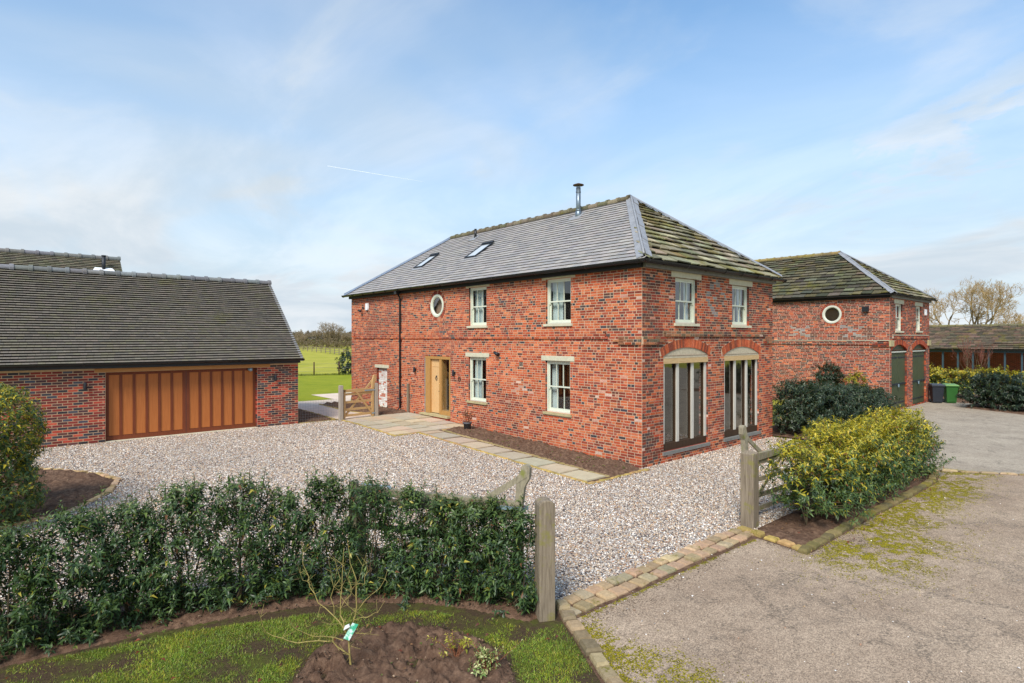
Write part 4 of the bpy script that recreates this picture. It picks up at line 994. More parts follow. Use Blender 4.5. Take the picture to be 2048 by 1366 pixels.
c = n.ramp(f, [(.3, lin(124, 134, 36)), (.7, lin(150, 152, 46))]); c = n.mix(c, n.ramp(f2, [(.3, (.75, .78, .7)), (.75, (1.2, 1.2, 1.1))]), 1.0, 'MULTIPLY'); n.col(c).bump(n.noise(60, 4, .7), .6, .03); M['lawn'] = n.m
n = NM('turf_soil', .95, .1).geo(); c = n.mix(lin(84, 86, 42), lin(78, 64, 50), n.rng(n.noise(2.2, 5, .65), .36, .56)); c = n.mix(c, n.ramp(n.noise(30, 4, .7), [(.3, (.7, .7, .7)), (.75, (1.25, 1.25, 1.2))]), 1.0, 'MULTIPLY'); n.col(c).bump(n.noise(35, 5, .7), .8, .03); M['turf'] = n.m
n = NM('soil', 1.0, .05).geo(); c = n.ramp(n.noise(11, 6, .7), [(.25, lin(74, 56, 46)), (.5, lin(106, 83, 68)), (.8, lin(150, 122, 100))]); c = n.mix(c, lin(150, 130, 108), n.math('MULTIPLY', n.rng(n.vor(26, 'Distance'), .16, .06), .35)); n.col(c).bump(n.noise(28, 6, .75), 1.0, .03); M['soil'] = n.m
n = NM('gravel_bed', .9, .15).geo()
v1 = n.vor(42); sc = n.new('ShaderNodeSeparateColor'); n.L(v1, sc.inputs[0])
c = n.ramp(sc.outputs[0], [(0, lin(96, 90, 88)), (.14, lin(184, 164, 146)), (.4, lin(214, 198, 182)), (.62, lin(194, 160, 130)), (.74, lin(226, 218, 208)), (.9, lin(156, 150, 146))], 'CONSTANT')
dv_ = n.vor(42, 'Distance'); c = n.mix(c, n.ramp(dv_, [(.3, (1, 1, 1)), (.75, (.5, .48, .46))]), 1.0, 'MULTIPLY')
n.col(c).bump(n.math('SUBTRACT', 1.0, dv_), .9, .02); M['gravel'] = n.m
def tarmac(name, c1, c2, sp, scale):
    n = NM(name, .9, .2).geo(); f = n.noise(.7, 6, .62); c = n.ramp(f, [(.3, c1), (.7, c2)])
    vv = n.vor(scale); sc = n.new('ShaderNodeSeparateColor'); n.L(vv, sc.inputs[0])
    c = n.mix(c, n.ramp(sc.outputs[0], [(0, (1 - sp,) * 3), (.5, (1, 1, 1)), (1, (1 + sp * .9,) * 3)]), 1.0, 'MULTIPLY')
    c = n.mix(c, n.ramp(n.noise(6, 5, .7), [(.3, (.84, .83, .82)), (.7, (1.1, 1.09, 1.08))]), 1.0, 'MULTIPLY')
    k = n.math('MULTIPLY', n.rng(n.noise(1.1, 6, .7, None, 1.2), .52, .60), n.rng(n.noise(22, 4, .7), .4, .62)); c = n.mix(c, lin(92, 84, 74), n.math('MULTIPLY', k, .6))
    ve = n.new('ShaderNodeTexVoronoi', feature='DISTANCE_TO_EDGE'); ve.inputs['Scale'].default_value = .22
    wv = n.new('ShaderNodeVectorMath', operation='ADD'); n.L(n.co, wv.inputs[0]); nz = n.new('ShaderNodeTexNoise'); nz.inputs['Scale'].default_value = 1.6; nz.inputs['Detail'].default_value = 6; n.L(n.co, nz.inputs['Vector']); n.L(nz.outputs['Color'], wv.inputs[1]); n.L(wv.outputs[0], ve.inputs['Vector'])
    ck = n.math('MULTIPLY', n.rng(ve.outputs['Distance'], .0035, .0015), n.rng(n.noise(.5, 2), .45, .55)); c = n.mix(c, lin(80, 72, 62), n.math('MULTIPLY', ck, .3))
    n.col(c).bump(n.math('ADD', n.vor(scale, 'Distance'), n.noise(9, 4, .6)), .7, .012); return n.m
M['tarmac'] = tarmac('worn_tarmac', lin(154, 134, 114), lin(180, 160, 138), .45, 85)
M['tarmac2'] = tarmac('smooth_tarmac', lin(156, 144, 128), lin(176, 164, 146), .25, 60)
n = NM('pale_paving', .85, .2); n.col(n.ramp(n.noise(3, 4), [(.3, lin(206, 186, 166)), (.7, lin(222, 204, 186))])); M['paving'] = n.m

B = 1800
m = MB()
for (y0, y1) in ((-B, 0), (0, 10), (10, B)):
    m.face([(-B, y0, zg(y0) - .02), (B, y0, zg(y0) - .02), (B, y1, zg(y1) - .02), (-B, y1, zg(y1) - .02)])
struct(m.build('ground', M['meadow']))
KL = [(-7.30, -4.12), (-7.45, -4.38), (-7.58, -4.64), (-7.72, -4.88), (-7.86, -5.12), (-7.99, -5.36), (-8.13, -5.62), (-8.3, -5.95), (-8.5, -6.4), (-8.8, -7.1), (-9.3, -8.2), (-10, -10), (-11, -14)]
KR = [(-2.75, -4.18), (-2.80, -4.45), (-2.84, -4.72), (-2.90, -4.98), (-2.97, -5.27)]
KB = [(-2.97, -5.30), (-2.0, -5.30), (0, -5.32), (2, -5.39), (3.9, -5.40), (4.9, -5.25), (5.4, -4.9)]
KF = [(5.35, -5.05), (5.88, -5.86), (6.46, -6.72), (8.0, -9.0), (11, -13.5)]
sheet('driveway', [(-7.2, -4.25)] + KL[1:] + [(-11, -40), (30, -40), (30, -13.5)] + KF[::-1] + KB[::-1] + KR[::-1] + [(-2.75, -4.25)], .004, M['tarmac'])
sheet('yard', KF + [(30, -40), (46, -40), (46, -2), (30, 2.0), (24.9, 1.0), (24.9, -.5), (18, -.5), (7.5, -1.4), (5.5, -1.6), (5.4, -4.6)], .006, M['tarmac2'])
GR = [(-7.25, -4.0), (-2.75, -4.0), (-2.7, -4.35), (5.3, -4.2), (5.6, -1.0), (7.4, -.7), (7.4, .0), (-.2, .0), (-.2, -.22), (-2.28, -.22), (-2.2, 7.34), (-3.12, 7.34), (-3.12, 11.25), (-4.5, 11.38), (-15, 11.38), (-15, 9.0), (-12.3, 8.85), (-11.5, 8.2), (-10.85, 7.2), (-10.57, 6.4), (-10.9, 5.3), (-11.69, 4.3), (-12.6, 4.0), (-14, 3.9), (-14, .2), (-12.6, .1), (-11, -.4), (-9.4, -1.0), (-8.3, -2.1), (-7.5, -3.4)]
sheet('gravel', GR, .010, M['gravel'])
sheet('lawn', [(-4.4, 15.6), (-2.95, 17.2), (-2.0, 18.5), (-.08, 18.45), (-.03, 21.4), (2.3, 21.3), (8, 21.5), (30, 24), (30, 33), (-6, 43), (-12, 40), (-8, 24)], .004, M['lawn'])
sheet('patio', [(-3.0, 11.40), (-1.4, 11.40), (-1.73, 13.72), (-1.56, 16.76), (-.78, 16.62), (.0, 16.8), (2.3, 21.3), (-.03, 21.39), (-.08, 18.43), (-2.0, 18.49), (-2.95, 17.2), (-2.93, 15.58), (-3.12, 11.7)], .012, M['paving'])
FL = [(-14, -1.0), (-12.6, -.9), (-11, -1.2), (-9.6, -1.7), (-8.4, -2.6), (-7.75, -3.9), (-7.4, -4.1)] + [(x - .05, y) for x, y in KL[1:]] + [(-24, -14), (-24, -2)]
sheet('front_lawn', FL, .006, M['turf'])

def soil(name, poly, amp, res, dz=.02, seed=1, holes=(), mat=None, edge=.15):
    P = np.array(poly); x0, y0 = P.min(0); x1, y1 = P.max(0); nx, ny = int((x1 - x0) / res) + 2, int((y1 - y0) / res) + 2
    gx, gy = np.meshgrid(np.linspace(x0, x1, nx), np.linspace(y0, y1, ny)); ed = edge_dist(gx, gy, poly); ins = inside(gx, gy, poly)
    k = np.clip(ed / edge, 0, 1) * ins
    z = zgn(gy) + dz + k * (amp * (fbm(gx * 2.6, gy * 2.6, seed) * .9 + .9 * np.maximum(fbm(gx * 9, gy * 9, seed + 5, 3) - .42, 0) * 2.2 + .35 * fbm(gx * 27, gy * 27, seed + 9, 2)) - .25 * amp)
    for hx, hy, hr, hd in holes:
        dd = np.hypot(gx - hx, gy - hy) / hr; z -= hd * np.clip(1 - dd ** 2, 0, 1) ; z += hd * .5 * np.exp(-((dd - 1.25) / .3) ** 2) * (fbm(gx * 9, gy * 9, seed + 3) > .4)
    z = np.where(ins, z, zgn(gy) + dz - .035)
    keep = ins | (ed < res * 1.6); idx = -np.ones(gx.size, int); kc = keep[:-1, :-1] & keep[1:, :-1] & keep[:-1, 1:] & keep[1:, 1:]
    ii = np.arange(gx.size).reshape(gx.shape); q = np.stack([ii[:-1, :-1], ii[:-1, 1:], ii[1:, 1:], ii[1:, :-1]], -1)[kc]
    used = np.unique(q); idx[used] = np.arange(len(used))
    return struct(np_obj(name, np.c_[gx.ravel(), gy.ravel(), z.ravel()][used], idx[q], None, mat or M['soil'], smooth=True))
soil('flower_bed', [(-1.35, .02), (-.42, -.10), (-.03, .05), (-.02, 7.25), (-1.22, 7.25)], .10, .035, .015, 1)
soil('flower_bed', [(-14, 3.95), (-12.5, 4.1), (-11.69, 4.4), (-11.0, 5.35), (-10.66, 6.4), (-10.92, 7.15), (-11.5, 8.1), (-12.3, 8.75), (-14, 8.9)], .08, .05, .02, 2)
soil('flower_bed', [(-2.85, -5.20), (-2.70, -4.30), (5.2, -4.25), (5.3, -4.8), (4.7, -5.15), (3.8, -5.28), (0, -5.22)], .06, .05, .03, 3)
FB = [(-10.75, -3.95), (-10.42, -3.42), (-10.0, -3.03), (-9.56, -2.89), (-9.1, -3.08), (-8.8, -3.4), (-8.55, -3.95), (-8.56, -4.5), (-8.8, -4.95), (-9.3, -5.4), (-10.3, -5.0)]
soil('planting_bed', FB, .12, .022, .015, 4, holes=[(-9.35, -3.95, .14, .10), (-9.25, -4.1, .10, .08), (-9.98, -3.3, .16, .10), (-10.15, -3.55, .13, .09), (-9.05, -3.55, .07, .06), (-9.6, -3.5, .09, .05)])
soil('hedge_bed', [(-14, -1.25), (-12.6, -1.2), (-11.3, -1.40), (-10.5, -1.62), (-9.7, -1.92), (-9.2, -2.22), (-8.55, -2.8), (-8.15, -3.4), (-7.85, -4.1), (-7.35, -4.0), (-7.5, -3.3), (-8.25, -2.0), (-9.4, -.95), (-11, -.3), (-12.6, .2), (-14, .3)], .06, .04, .02, 5)
soil('side_bed', [(-1.33, 11.45), (-.04, 11.45), (-.04, 16.6), (-.78, 16.55), (-1.5, 16.6), (-1.68, 13.7)], .10, .06, .02, 6)
soil('side_bed', [(-4.55, 11.5), (-3.2, 11.8), (-3.0, 15.5), (-4.55, 16)], .08, .06, .02, 7)
soil('hedge_bed', [(7.6, -1.3), (17.9, -.9), (17.9, 1.2), (7.6, .9)], .05, .12, .02, 8)
soil('far_bed', [(24.95, .9), (25.5, -2.2), (22.8, -2.4), (21.3, -5.2), (21.0, -12), (24.5, -12), (27, -5), (31, -4), (31, 2)], .05, .2, .02, 9)

# ------------------------------------------------------------------ laid stones
_st = {}
def unit_block(kind, seed, bev=.12, rough=.05):
    k = (kind, seed)
    if k not in _st:
        r = random.Random(seed * 31 + len(kind)); m = MB()
        j = lambda: r.uniform(-rough, rough)
        lo = [(-.5 + j(), -.5 + j(), 0), (.5 + j(), -.5 + j(), 0), (.5 + j(), .5 + j(), 0), (-.5 + j(), .5 + j(), 0)]
        mid = [(x, y, .70) for x, y, z in lo]; top = [(x * (1 - bev * 1.3), y * (1 - bev * 1.3), 1 + r.uniform(-.06, .06)) for x, y, z in lo]
        L = [[m.P(p) for p in q] for q in (lo, mid, top)]
        for a, b in zip(L, L[1:]):
            for q in range(4): m.f.append([a[q], a[(q + 1) % 4], b[(q + 1) % 4], b[q]]); m.c.append(None)
        m.f.append(L[2]); m.c.append(None)
        _st[k] = m.mesh(kind, M[('sett' if kind == 'sett' else 'flag') + '_obj'], kind == 'nosmooth')
    return _st[k]
def block(kind, parent, x, y, L, W, h, ang, cols, dz=0., bev=.12, rough=.05, tilt=.02):
    o = bpy.data.objects.new(kind, unit_block(kind, random.randrange(6), bev, rough)); COL.objects.link(o); o.parent = parent
    o.location = (x, y, zg(y) - .03 + dz); o.scale = (L, W, h + .03); o.rotation_euler = (random.uniform(-tilt, tilt), random.uniform(-tilt, tilt) + 0, ang); o.color = (*jit(random.choice(cols), .12), 1)
    return o
SETT = [lin(170, 146, 112), lin(184, 160, 124), lin(152, 132, 102), lin(174, 144, 116), lin(160, 146, 118)]
SETTY = [lin(172, 148, 88), lin(184, 156, 92), lin(160, 138, 84), lin(178, 144, 96)]
def along(pts, step):
    P = [Vector((x, y)) for x, y in pts]; out = []; rest = 0
    for a, b in zip(P, P[1:]):
        d = (b - a).length; u = (b - a).normalized(); t = rest
        while t < d: out.append((a + u * t, math.atan2(u.y, u.x))); t += step
        rest = t - d
    return out
def sett_row(parent, pts, step, W, h, cols=SETT, off=0, rough=.09, bev=.14):
    for p, a in along(pts, step): block('sett', parent, p.x - math.sin(a) * off, p.y + math.cos(a) * off, step * random.uniform(.80, .94), W * random.uniform(.84, 1.03), h * random.uniform(.7, 1.25), a + random.uniform(-.10, .10), cols, 0, bev, rough)
th_ = sheet('sett_threshold', [(-7.45, -4.40), (-2.75, -4.52), (-2.7, -4.0), (-7.2, -3.88)], .008, M['soil'])
sett_row(th_, [(-7.25, -4.02), (-2.8, -4.10)], .215, .20, .05); sett_row(th_, [(-7.3, -4.25), (-2.78, -4.33)], .225, .21, .05)
kl = sheet('kerb', [(x - .12, y) for x, y in KL[:-3]] + [(x + .10, y) for x, y in KL[:-3][::-1]], .009, M['soil']); sett_row(kl, KL[:-3], .25, .17, .075, [lin(142, 124, 96), lin(156, 138, 106), lin(128, 114, 88)])
kr = sheet('kerb', [(-2.62, -4.2), (-2.9, -4.2), (-3.07, -5.37), (-2.9, -5.37)], .009, M['soil']); sett_row(kr, KR, .27, .17, .07, SETTY)
kb = sheet('kerb', [(x, y - .10) for x, y in KB] + [(x, y + .10) for x, y in KB[::-1]], .009, M['soil']); sett_row(kb, KB, .29, .17, .07, [lin(120, 108, 72), lin(134, 118, 82), lin(108, 98, 70), lin(128, 116, 60)])
kf = sheet('kerb', [(x - .06, y - .03) for x, y in KF] + [(x + .08, y + .05) for x, y in KF[::-1]], .009, M['soil']); sett_row(kf, KF[:-1], .42, .12, .05, [lin(176, 152, 120), lin(160, 136, 108)])
FLAG = [lin(184, 168, 142), lin(190, 172, 146), lin(178, 165, 142), lin(190, 168, 142), lin(180, 168, 146), lin(172, 162, 142)]
pt = sheet('path', [(-2.34, -.30), (-.05, -.30), (-.05, -.12), (-1.36, -.08), (-1.20, 7.3), (-2.2, 7.3)], .012, M['soil'])
y = -.02
while y < 7.2:
    L = random.choice((.88, .92, .84)); 
    if y + L > 7.36: L = 7.34 - y
    xo, xi = -2.19 + .0115 * (y + L / 2), -1.49 + .0115 * (y + L / 2)
    if L > .3: block('flagstone', pt, (xo + xi) / 2, y + L / 2, (xi - xo) * .985, L - .018, .028, 0, FLAG, 0, .006, .004, .003)
    y += L
sett_row(pt, [(-2.27, -.18), (-2.19, 7.30)], .17, .10, .034, SETTY, rough=.04); sett_row(pt, [(-1.42, .02), (-1.27, 7.30)], .17, .10, .034, [lin(150, 132, 92), lin(162, 142, 100)], rough=.04); sett_row(pt, [(-2.2, -.20), (-.1, -.20)], .19, .12, .036, SETTY, rough=.04)
pa = sheet('terrace', [(-3.16, 7.26), (-2.15, 7.24), (-.03, 7.24), (-.03, 11.45), (-3.16, 11.45)], .014, M['soil'])
x = -3.04
for wdt in (.60, .45, .62, .60, .66):
    y = 7.36
    while y < 11.3:
        L = random.choice((.62, .92, .92, .75)); e = min(y + L, 11.38)
        if 11.38 - e < .25: e = 11.38
        block('flagstone', pa, x + wdt / 2, (y + e) / 2, wdt - .016, e - y - .016, .030, 0, FLAG, 0, .006, .003, .002); y = e
    x += wdt
sett_row(pa, [(-3.10, 7.3), (-3.10, 11.4)], .17, .09, .036, SETTY, rough=.04); sett_row(pa, [(-3.05, 7.29), (-2.1, 7.29)], .17, .10, .036, SETTY, rough=.04); sett_row(pa, [(-1.2, 7.29), (-.1, 7.29)], .17, .10, .036, SETTY, rough=.04)
be = sheet('bed_edging', [(-12.4, 8.92), (-11.5, 8.26), (-10.8, 7.2), (-10.5, 6.4), (-10.85, 5.3), (-11.65, 4.25), (-11.75, 4.4), (-11.0, 5.4), (-10.68, 6.4), (-10.95, 7.1), (-11.6, 8.1), (-12.4, 8.74)], .014, M['soil'])
sett_row(be, [(-13.2, 9.0), (-12.35, 8.83), (-11.55, 8.18), (-10.87, 7.15), (-10.59, 6.4), (-10.92, 5.35), (-11.69, 4.33), (-12.6, 4.0), (-13.4, 3.9)], .24, .13, .045, [lin(178, 150, 108), lin(190, 160, 118), lin(184, 152, 122)], rough=.04)
sg = sheet('bed_edging', [(-3.12, 11.5), (-3.2, 11.8), (-3.0, 15.6), (-2.92, 15.6), (-3.08, 11.8)], .016, M['soil']); sett_row(sg, [(-3.16, 11.7), (-2.97, 15.6)], .2, .09, .04, SETTY, rough=.04); sett_row(sg, [(-4.5, 11.36), (-3.2, 11.36)], .2, .08, .03, SETTY, rough=.04); sett_row(sg, [(-1.40, 11.6), (-1.74, 13.7), (-1.58, 16.7)], .2, .09, .04, SETTY, rough=.04)

# loose gravel: pebbles too many to count
def pebbles(name, xy, z, size, cols, wts, mat, flat=.6, seed=3):
    r = np.random.default_rng(seed); N = len(xy)
    base = np.array([(1, 0, 0), (0, 1, 0), (-1, 0, 0), (0, -1, 0), (.0, .0, 1), (0, 0, -.7)], float); tri = np.array([(0, 1, 4), (1, 2, 4), (2, 3, 4), (3, 0, 4), (1, 0, 5), (2, 1, 5), (3, 2, 5), (0, 3, 5)])
    V = np.repeat(base[None], N, 0) * (1 + r.uniform(-.3, .3, (N, 6, 1))); sc = size * r.uniform(.55, 1.5, (N, 1, 1)) * np.stack([np.ones(N), r.uniform(.55, .9, N), r.uniform(.35, .8, N) * flat / .6], -1)[:, None]
    V = V * sc; a = r.uniform(0, 6.283, N); ca, sa = np.cos(a)[:, None], np.sin(a)[:, None]; tx = r.uniform(-.5, .5, (N, 1))
    x = V[:, :, 0] * ca - V[:, :, 1] * sa; y = V[:, :, 0] * sa + V[:, :, 1] * ca; zz = V[:, :, 2] + tx * x
    V = np.stack([x + xy[:, :1], y + xy[:, 1:], zz + z[:, None]], -1)
    c = np.array(cols)[r.choice(len(cols), N, p=np.array(wts) / sum(wts))] * r.uniform(.8, 1.15, (N, 1)) * (.80 + .40 * fbm(xy[:, 0] * .7, xy[:, 1] * .7, seed + 40))[:, None]
    F = (tri[None] + 6 * np.arange(N)[:, None, None]).reshape(-1, 3)
    return np_obj(name, V.reshape(-1, 3), F, np.repeat(c, 6, 0), mat, None, True)
n = NM('pebble', .8, .25); n.col(n.own('attr')); M['pebble'] = n.m
PEB = [lin(234, 226, 216), lin(214, 200, 180), lin(202, 170, 134), lin(160, 154, 150), lin(78, 74, 76), lin(240, 236, 230), lin(180, 142, 116), lin(214, 192, 168)]
def sample(poly, dens, seed, fn=None):
    r = np.random.default_rng(seed); P = np.array(poly); a, b = P.min(0), P.max(0); N = int(dens * (b - a).prod()); q = r.uniform(a, b, (N, 2)); k = inside(q[:, 0], q[:, 1], poly)
    q = q[k]
    if fn is not None: q = q[r.uniform(0, 1, len(q)) < fn(q)]
    return q
camxy = np.array([CAM.x, CAM.y])
def gden(q):
    d = np.hypot(*(q - camxy).T); return np.clip(1.25 - d / 30, .45, 1)
q = sample(GR, 900, 11, gden); print('pebbles', len(q))
pb = pebbles('gravel_stones', q, zgn(q[:, 1]) + .014, .0165, PEB, [2.6, 3, 2.4, 2, 2.6, 2.0, 1.6, 2.2], M['pebble'])
q = sample([(-7.3, -5.2), (-2.9, -5.2), (-2.9, -4.4), (-7.2, -4.3)], 16, 12); q = np.r_[q, sample([(-7.6, -8.5), (3, -8.5), (3, -5.4), (-7.6, -5.4)], 4, 13)]
pebbles('loose_stones', q, zgn(q[:, 1]) + .012, .012, PEB, [3, 2, 1, 1, 1, 3, 1, 1], M['pebble'], seed=5)
# clods and stones lying on the bare soil
CL = [lin(92, 74, 60), lin(110, 88, 72), lin(74, 60, 50), lin(150, 128, 106), lin(196, 180, 162)]
q = np.r_[sample([(-1.3, .1), (-.1, .1), (-.1, 7.2), (-1.2, 7.2)], 260, 101), sample([(-14, 4.1), (-12.5, 4.2), (-11.8, 4.5), (-11.1, 5.4), (-10.8, 6.4), (-11.0, 7.0), (-11.6, 7.9), (-12.4, 8.6), (-14, 8.8)], 160, 102), sample([(-12.6, -1.0), (-11.3, -1.35), (-10.5, -1.63), (-9.7, -1.97), (-9.2, -2.3), (-8.5, -2.9), (-8.1, -3.5), (-7.8, -4.0), (-7.6, -3.3), (-8.3, -2.1), (-9.4, -1.0), (-11, -.4), (-12.6, .1)], 260, 103), sample(FB, 420, 104), sample([(-2.8, -5.1), (-2.7, -4.4), (5.1, -4.4), (5.1, -4.9), (3.8, -5.2)], 120, 105)]
rz = np.random.default_rng(106).uniform(.02, .06, len(q)); pebbles('soil_clods', q, zgn(q[:, 1]) + rz, .013, CL, [4, 3, 3, .8, .12], M['pebble'], .9, 107)
# moss growing on the tarmac along the kerbs
def moss_d(q):
    x, y = q.T; dk = np.where((x > -2.8) & (x < 6), -5.45 - y, 9.); band = np.exp(-((dk - .25) / (.28 + .22 * fbm(x * .8, y * .8, 3))) ** 2) * (x > -2.6)
    blob = np.exp(-((x + 1.9) / 1.1) ** 2 - ((y + 6.0) / .65) ** 2) + .9 * np.exp(-((x - 3.4) / 1.6) ** 2 - ((y + 5.9) / .4) ** 2) + .5 * np.exp(-((x + .3) / 1.2) ** 2 - ((y + 6.1) / .5) ** 2)
    dl = edge_dist(x, y, KL, False); left = .9 * np.exp(-((dl - .12) / .10) ** 2) + .45 * np.exp(-((x + 7.55) / .25) ** 2 - ((y + 5.1) / .55) ** 2) + .7 * np.exp(-((x + 7.6) / .35) ** 2 - ((y + 6.1) / .6) ** 2)
    front = .8 * np.exp(-((y + 4.47 + .018 * (x + 5)) / .035) ** 2) * (x < -2.8)
    p = np.maximum.reduce([band, blob, left, front]); return np.clip(p * 1.15, 0, 1) * np.clip((fbm(x * 3.2, y * 3.2, 8) - .30) * 4.5, 0, 1) * np.clip((fbm(x * 14, y * 14, 21, 3) - .33) * 5, .0, 1)
q = sample([(-8.5, -7.6), (6.5, -7.6), (6.5, -4.2), (-8.5, -4.2)], 14000, 14, moss_d); q = q[~inside(q[:, 0], q[:, 1], [(-2.95, -5.3), (5.3, -5.4), (5.4, -4), (-2.6, -4)]) & ~inside(q[:, 0], q[:, 1], FL) & (edge_dist(q[:, 0], q[:, 1], KL, False) > -1)]
print('moss', len(q)); M['mossy'] = leafmat('moss', .05, .1)
qd = sample([(-8.2, -7.6), (6.3, -7.6), (6.3, -4.3), (-8.2, -4.3)], 1600, 15, lambda q: np.clip(np.exp(-(np.where((q[:, 0] > -3.1) & (q[:, 0] < 6), np.maximum(-5.42 - q[:, 1], 0), 9.) / .55) ** 2) + .8 * np.exp(-(edge_dist(q[:, 0], q[:, 1], KL, False) / .3) ** 2) + .7 * np.exp(-((q[:, 1] + 4.5) / .2) ** 2) * (q[:, 0] < -2.8), 0, 1) * np.clip((fbm(q[:, 0] * 2, q[:, 1] * 2, 33) - .25) * 2.5, 0, 1))
qd = qd[~inside(qd[:, 0], qd[:, 1], [(-2.95, -5.3), (5.3, -5.4), (5.4, -4), (-2.6, -4)]) & ~inside(qd[:, 0], qd[:, 1], FL) & (qd[:, 1] < -4.44)]
pebbles('dirt', qd, zgn(qd[:, 1]) + .004, .010, [lin(84, 72, 56), lin(100, 86, 66), lin(70, 60, 48)], [1, 1, 1], M['pebble'], .3, 16)
pebbles('moss', q, zgn(q[:, 1]) + .004, .0105, [lin(136, 128, 30), lin(162, 148, 38), lin(112, 106, 34), lin(92, 86, 42)], [3, 2, 2, 1], M['mossy'], .4, 6)

# ------------------------------------------------------------------ vegetation
def unit(v): return v / np.maximum(np.linalg.norm(v, axis=-1, keepdims=True), 1e-9)
def leaves(P, D, N, L, W, C, droop=.25, fold=.25):
    """leaf blades: base P, direction D, face normal N, length L, width W, colour C -> verts, tris, colours (5 verts, 4 tris each)"""
    D = unit(D); S_ = unit(np.cross(D, N)); N = unit(np.cross(S_, D)); L = L[:, None]; W = W[:, None]
    mid = P + D * L * .48 + N * L * .03; tip = P + D * L - N * L * droop
    l = mid + S_ * W / 2 + N * W * fold; r = mid - S_ * W / 2 + N * W * fold
    V = np.stack([P, l, mid, r, tip], 1).reshape(-1, 3); n = len(P)
    F = (np.array([(0, 2, 1), (0, 3, 2), (1, 2, 4), (2, 3, 4)])[None] + 5 * np.arange(n)[:, None, None]).reshape(-1, 3)
    return V, F, np.repeat(C, 5, 0)
def tubes(segs, n=4):
    """segs: (p0, p1, r0, r1) rows"""
    A = np.array([s[0] for s in segs], float); B_ = np.array([s[1] for s in segs], float); r0 = np.array([s[2] for s in segs])[:, None, None]; r1 = np.array([s[3] for s in segs])[:, None, None]
    d = unit(B_ - A); ref = np.where(np.abs(d[:, 2:]) > .9, np.array([[1., 0, 0]]), np.array([[0, 0, 1.]])); a = unit(np.cross(d, ref)); b = np.cross(a, d)
    t = np.arange(n) * 2 * np.pi / n; ring = a[:, None] * np.cos(t)[None, :, None] + b[:, None] * np.sin(t)[None, :, None]
    V = np.concatenate([A[:, None] + ring * r0, B_[:, None] + ring * r1], 1).reshape(-1, 3); k = np.arange(n); k2 = (k + 1) % n
    F = (np.stack([k, k2, k2 + n, k + n], -1)[None] + 2 * n * np.arange(len(segs))[:, None, None]).reshape(-1, 4)
    return V, F
def shoots(base, dirs, lens, nl, leafL, leafW, colfn, r, spread=.95, first=.10, droop=.25, up=.12):
    """leafy shoots: nl leaves spiralling up each shoot"""
    n = len(base); k = np.arange(nl); t = first + (1 - first) * (k + .5) / nl
    d = unit(dirs); P = base[:, None] + d[:, None] * (lens[:, None] * t)[:, :, None]; P[:, :, 2] += 0
    ref = np.where(np.abs(d[:, 2:]) > .95, np.array([[1., 0, 0]]), np.array([[0, 0, 1.]])); a = unit(np.cross(d, ref)); b = np.cross(a, d)
    ph = r.uniform(0, 6.28, (n, 1)) + k[None] * 2.4 + r.normal(0, .3, (n, nl))
    rad = a[:, None] * np.cos(ph)[..., None] + b[:, None] * np.sin(ph)[..., None]
    s = spread * (1 - .45 * t)[None, :, None]
    D = unit(rad * s + d[:, None] * (1 - s * .55) * .9 + np.array([0, 0, up - .3]) + r.normal(0, .18, (n, nl, 3)))
    N = unit(d[:, None] * .9 - rad * .35 + np.array([0, 0, .5]) + r.normal(0, .25, (n, nl, 3)))
    L = leafL * r.uniform(.5, 1.35, (n, nl)) * (1 - .35 * (t > .8))[None]; W = L * leafW
    P, D, N, L, W = P.reshape(-1, 3), D.reshape(-1, 3), N.reshape(-1, 3), L.ravel(), W.ravel(); tt = np.tile(t, n)
    return leaves(P, D, N, L, W, colfn(P, tt, r), droop + .12)
def pick(cols, wts, n, r, var=.2): c = np.array(cols)[r.choice(len(cols), n, p=np.array(wts) / sum(wts))]; return c * r.uniform(1 - var, 1 + var, (n, 1))
GD = [lin(58, 80, 48), lin(70, 94, 54), lin(48, 68, 44), lin(86, 110, 58), lin(100, 118, 58)]
GY_ = [lin(172, 160, 44), lin(190, 172, 50), lin(148, 144, 46), lin(122, 126, 46), lin(204, 178, 58)]
def col_laurel(top):
    def f(P, t, r):
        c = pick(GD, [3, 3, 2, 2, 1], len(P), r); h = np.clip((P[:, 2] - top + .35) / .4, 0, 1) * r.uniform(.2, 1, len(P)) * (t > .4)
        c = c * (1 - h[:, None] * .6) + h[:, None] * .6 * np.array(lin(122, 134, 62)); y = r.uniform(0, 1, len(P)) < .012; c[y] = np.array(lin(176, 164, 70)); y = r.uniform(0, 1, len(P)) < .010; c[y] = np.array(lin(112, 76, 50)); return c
    return f
def col_yellow(z0, z1, amt=1.0):  # yellower with height: real new growth, plus sunlit tops put into the leaf colour
    def f(P, t, r):
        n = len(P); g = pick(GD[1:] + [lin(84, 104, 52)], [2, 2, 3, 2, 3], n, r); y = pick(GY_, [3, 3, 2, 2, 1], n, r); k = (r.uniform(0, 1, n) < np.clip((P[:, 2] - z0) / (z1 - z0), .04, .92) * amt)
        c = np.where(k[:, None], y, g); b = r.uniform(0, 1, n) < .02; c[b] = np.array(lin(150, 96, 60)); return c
    return f
def stem_mesh(name, segs, mat, parent, n=5):
    V, F = tubes(segs, n); return np_obj(name, V, F, None, mat, parent, smooth=True)
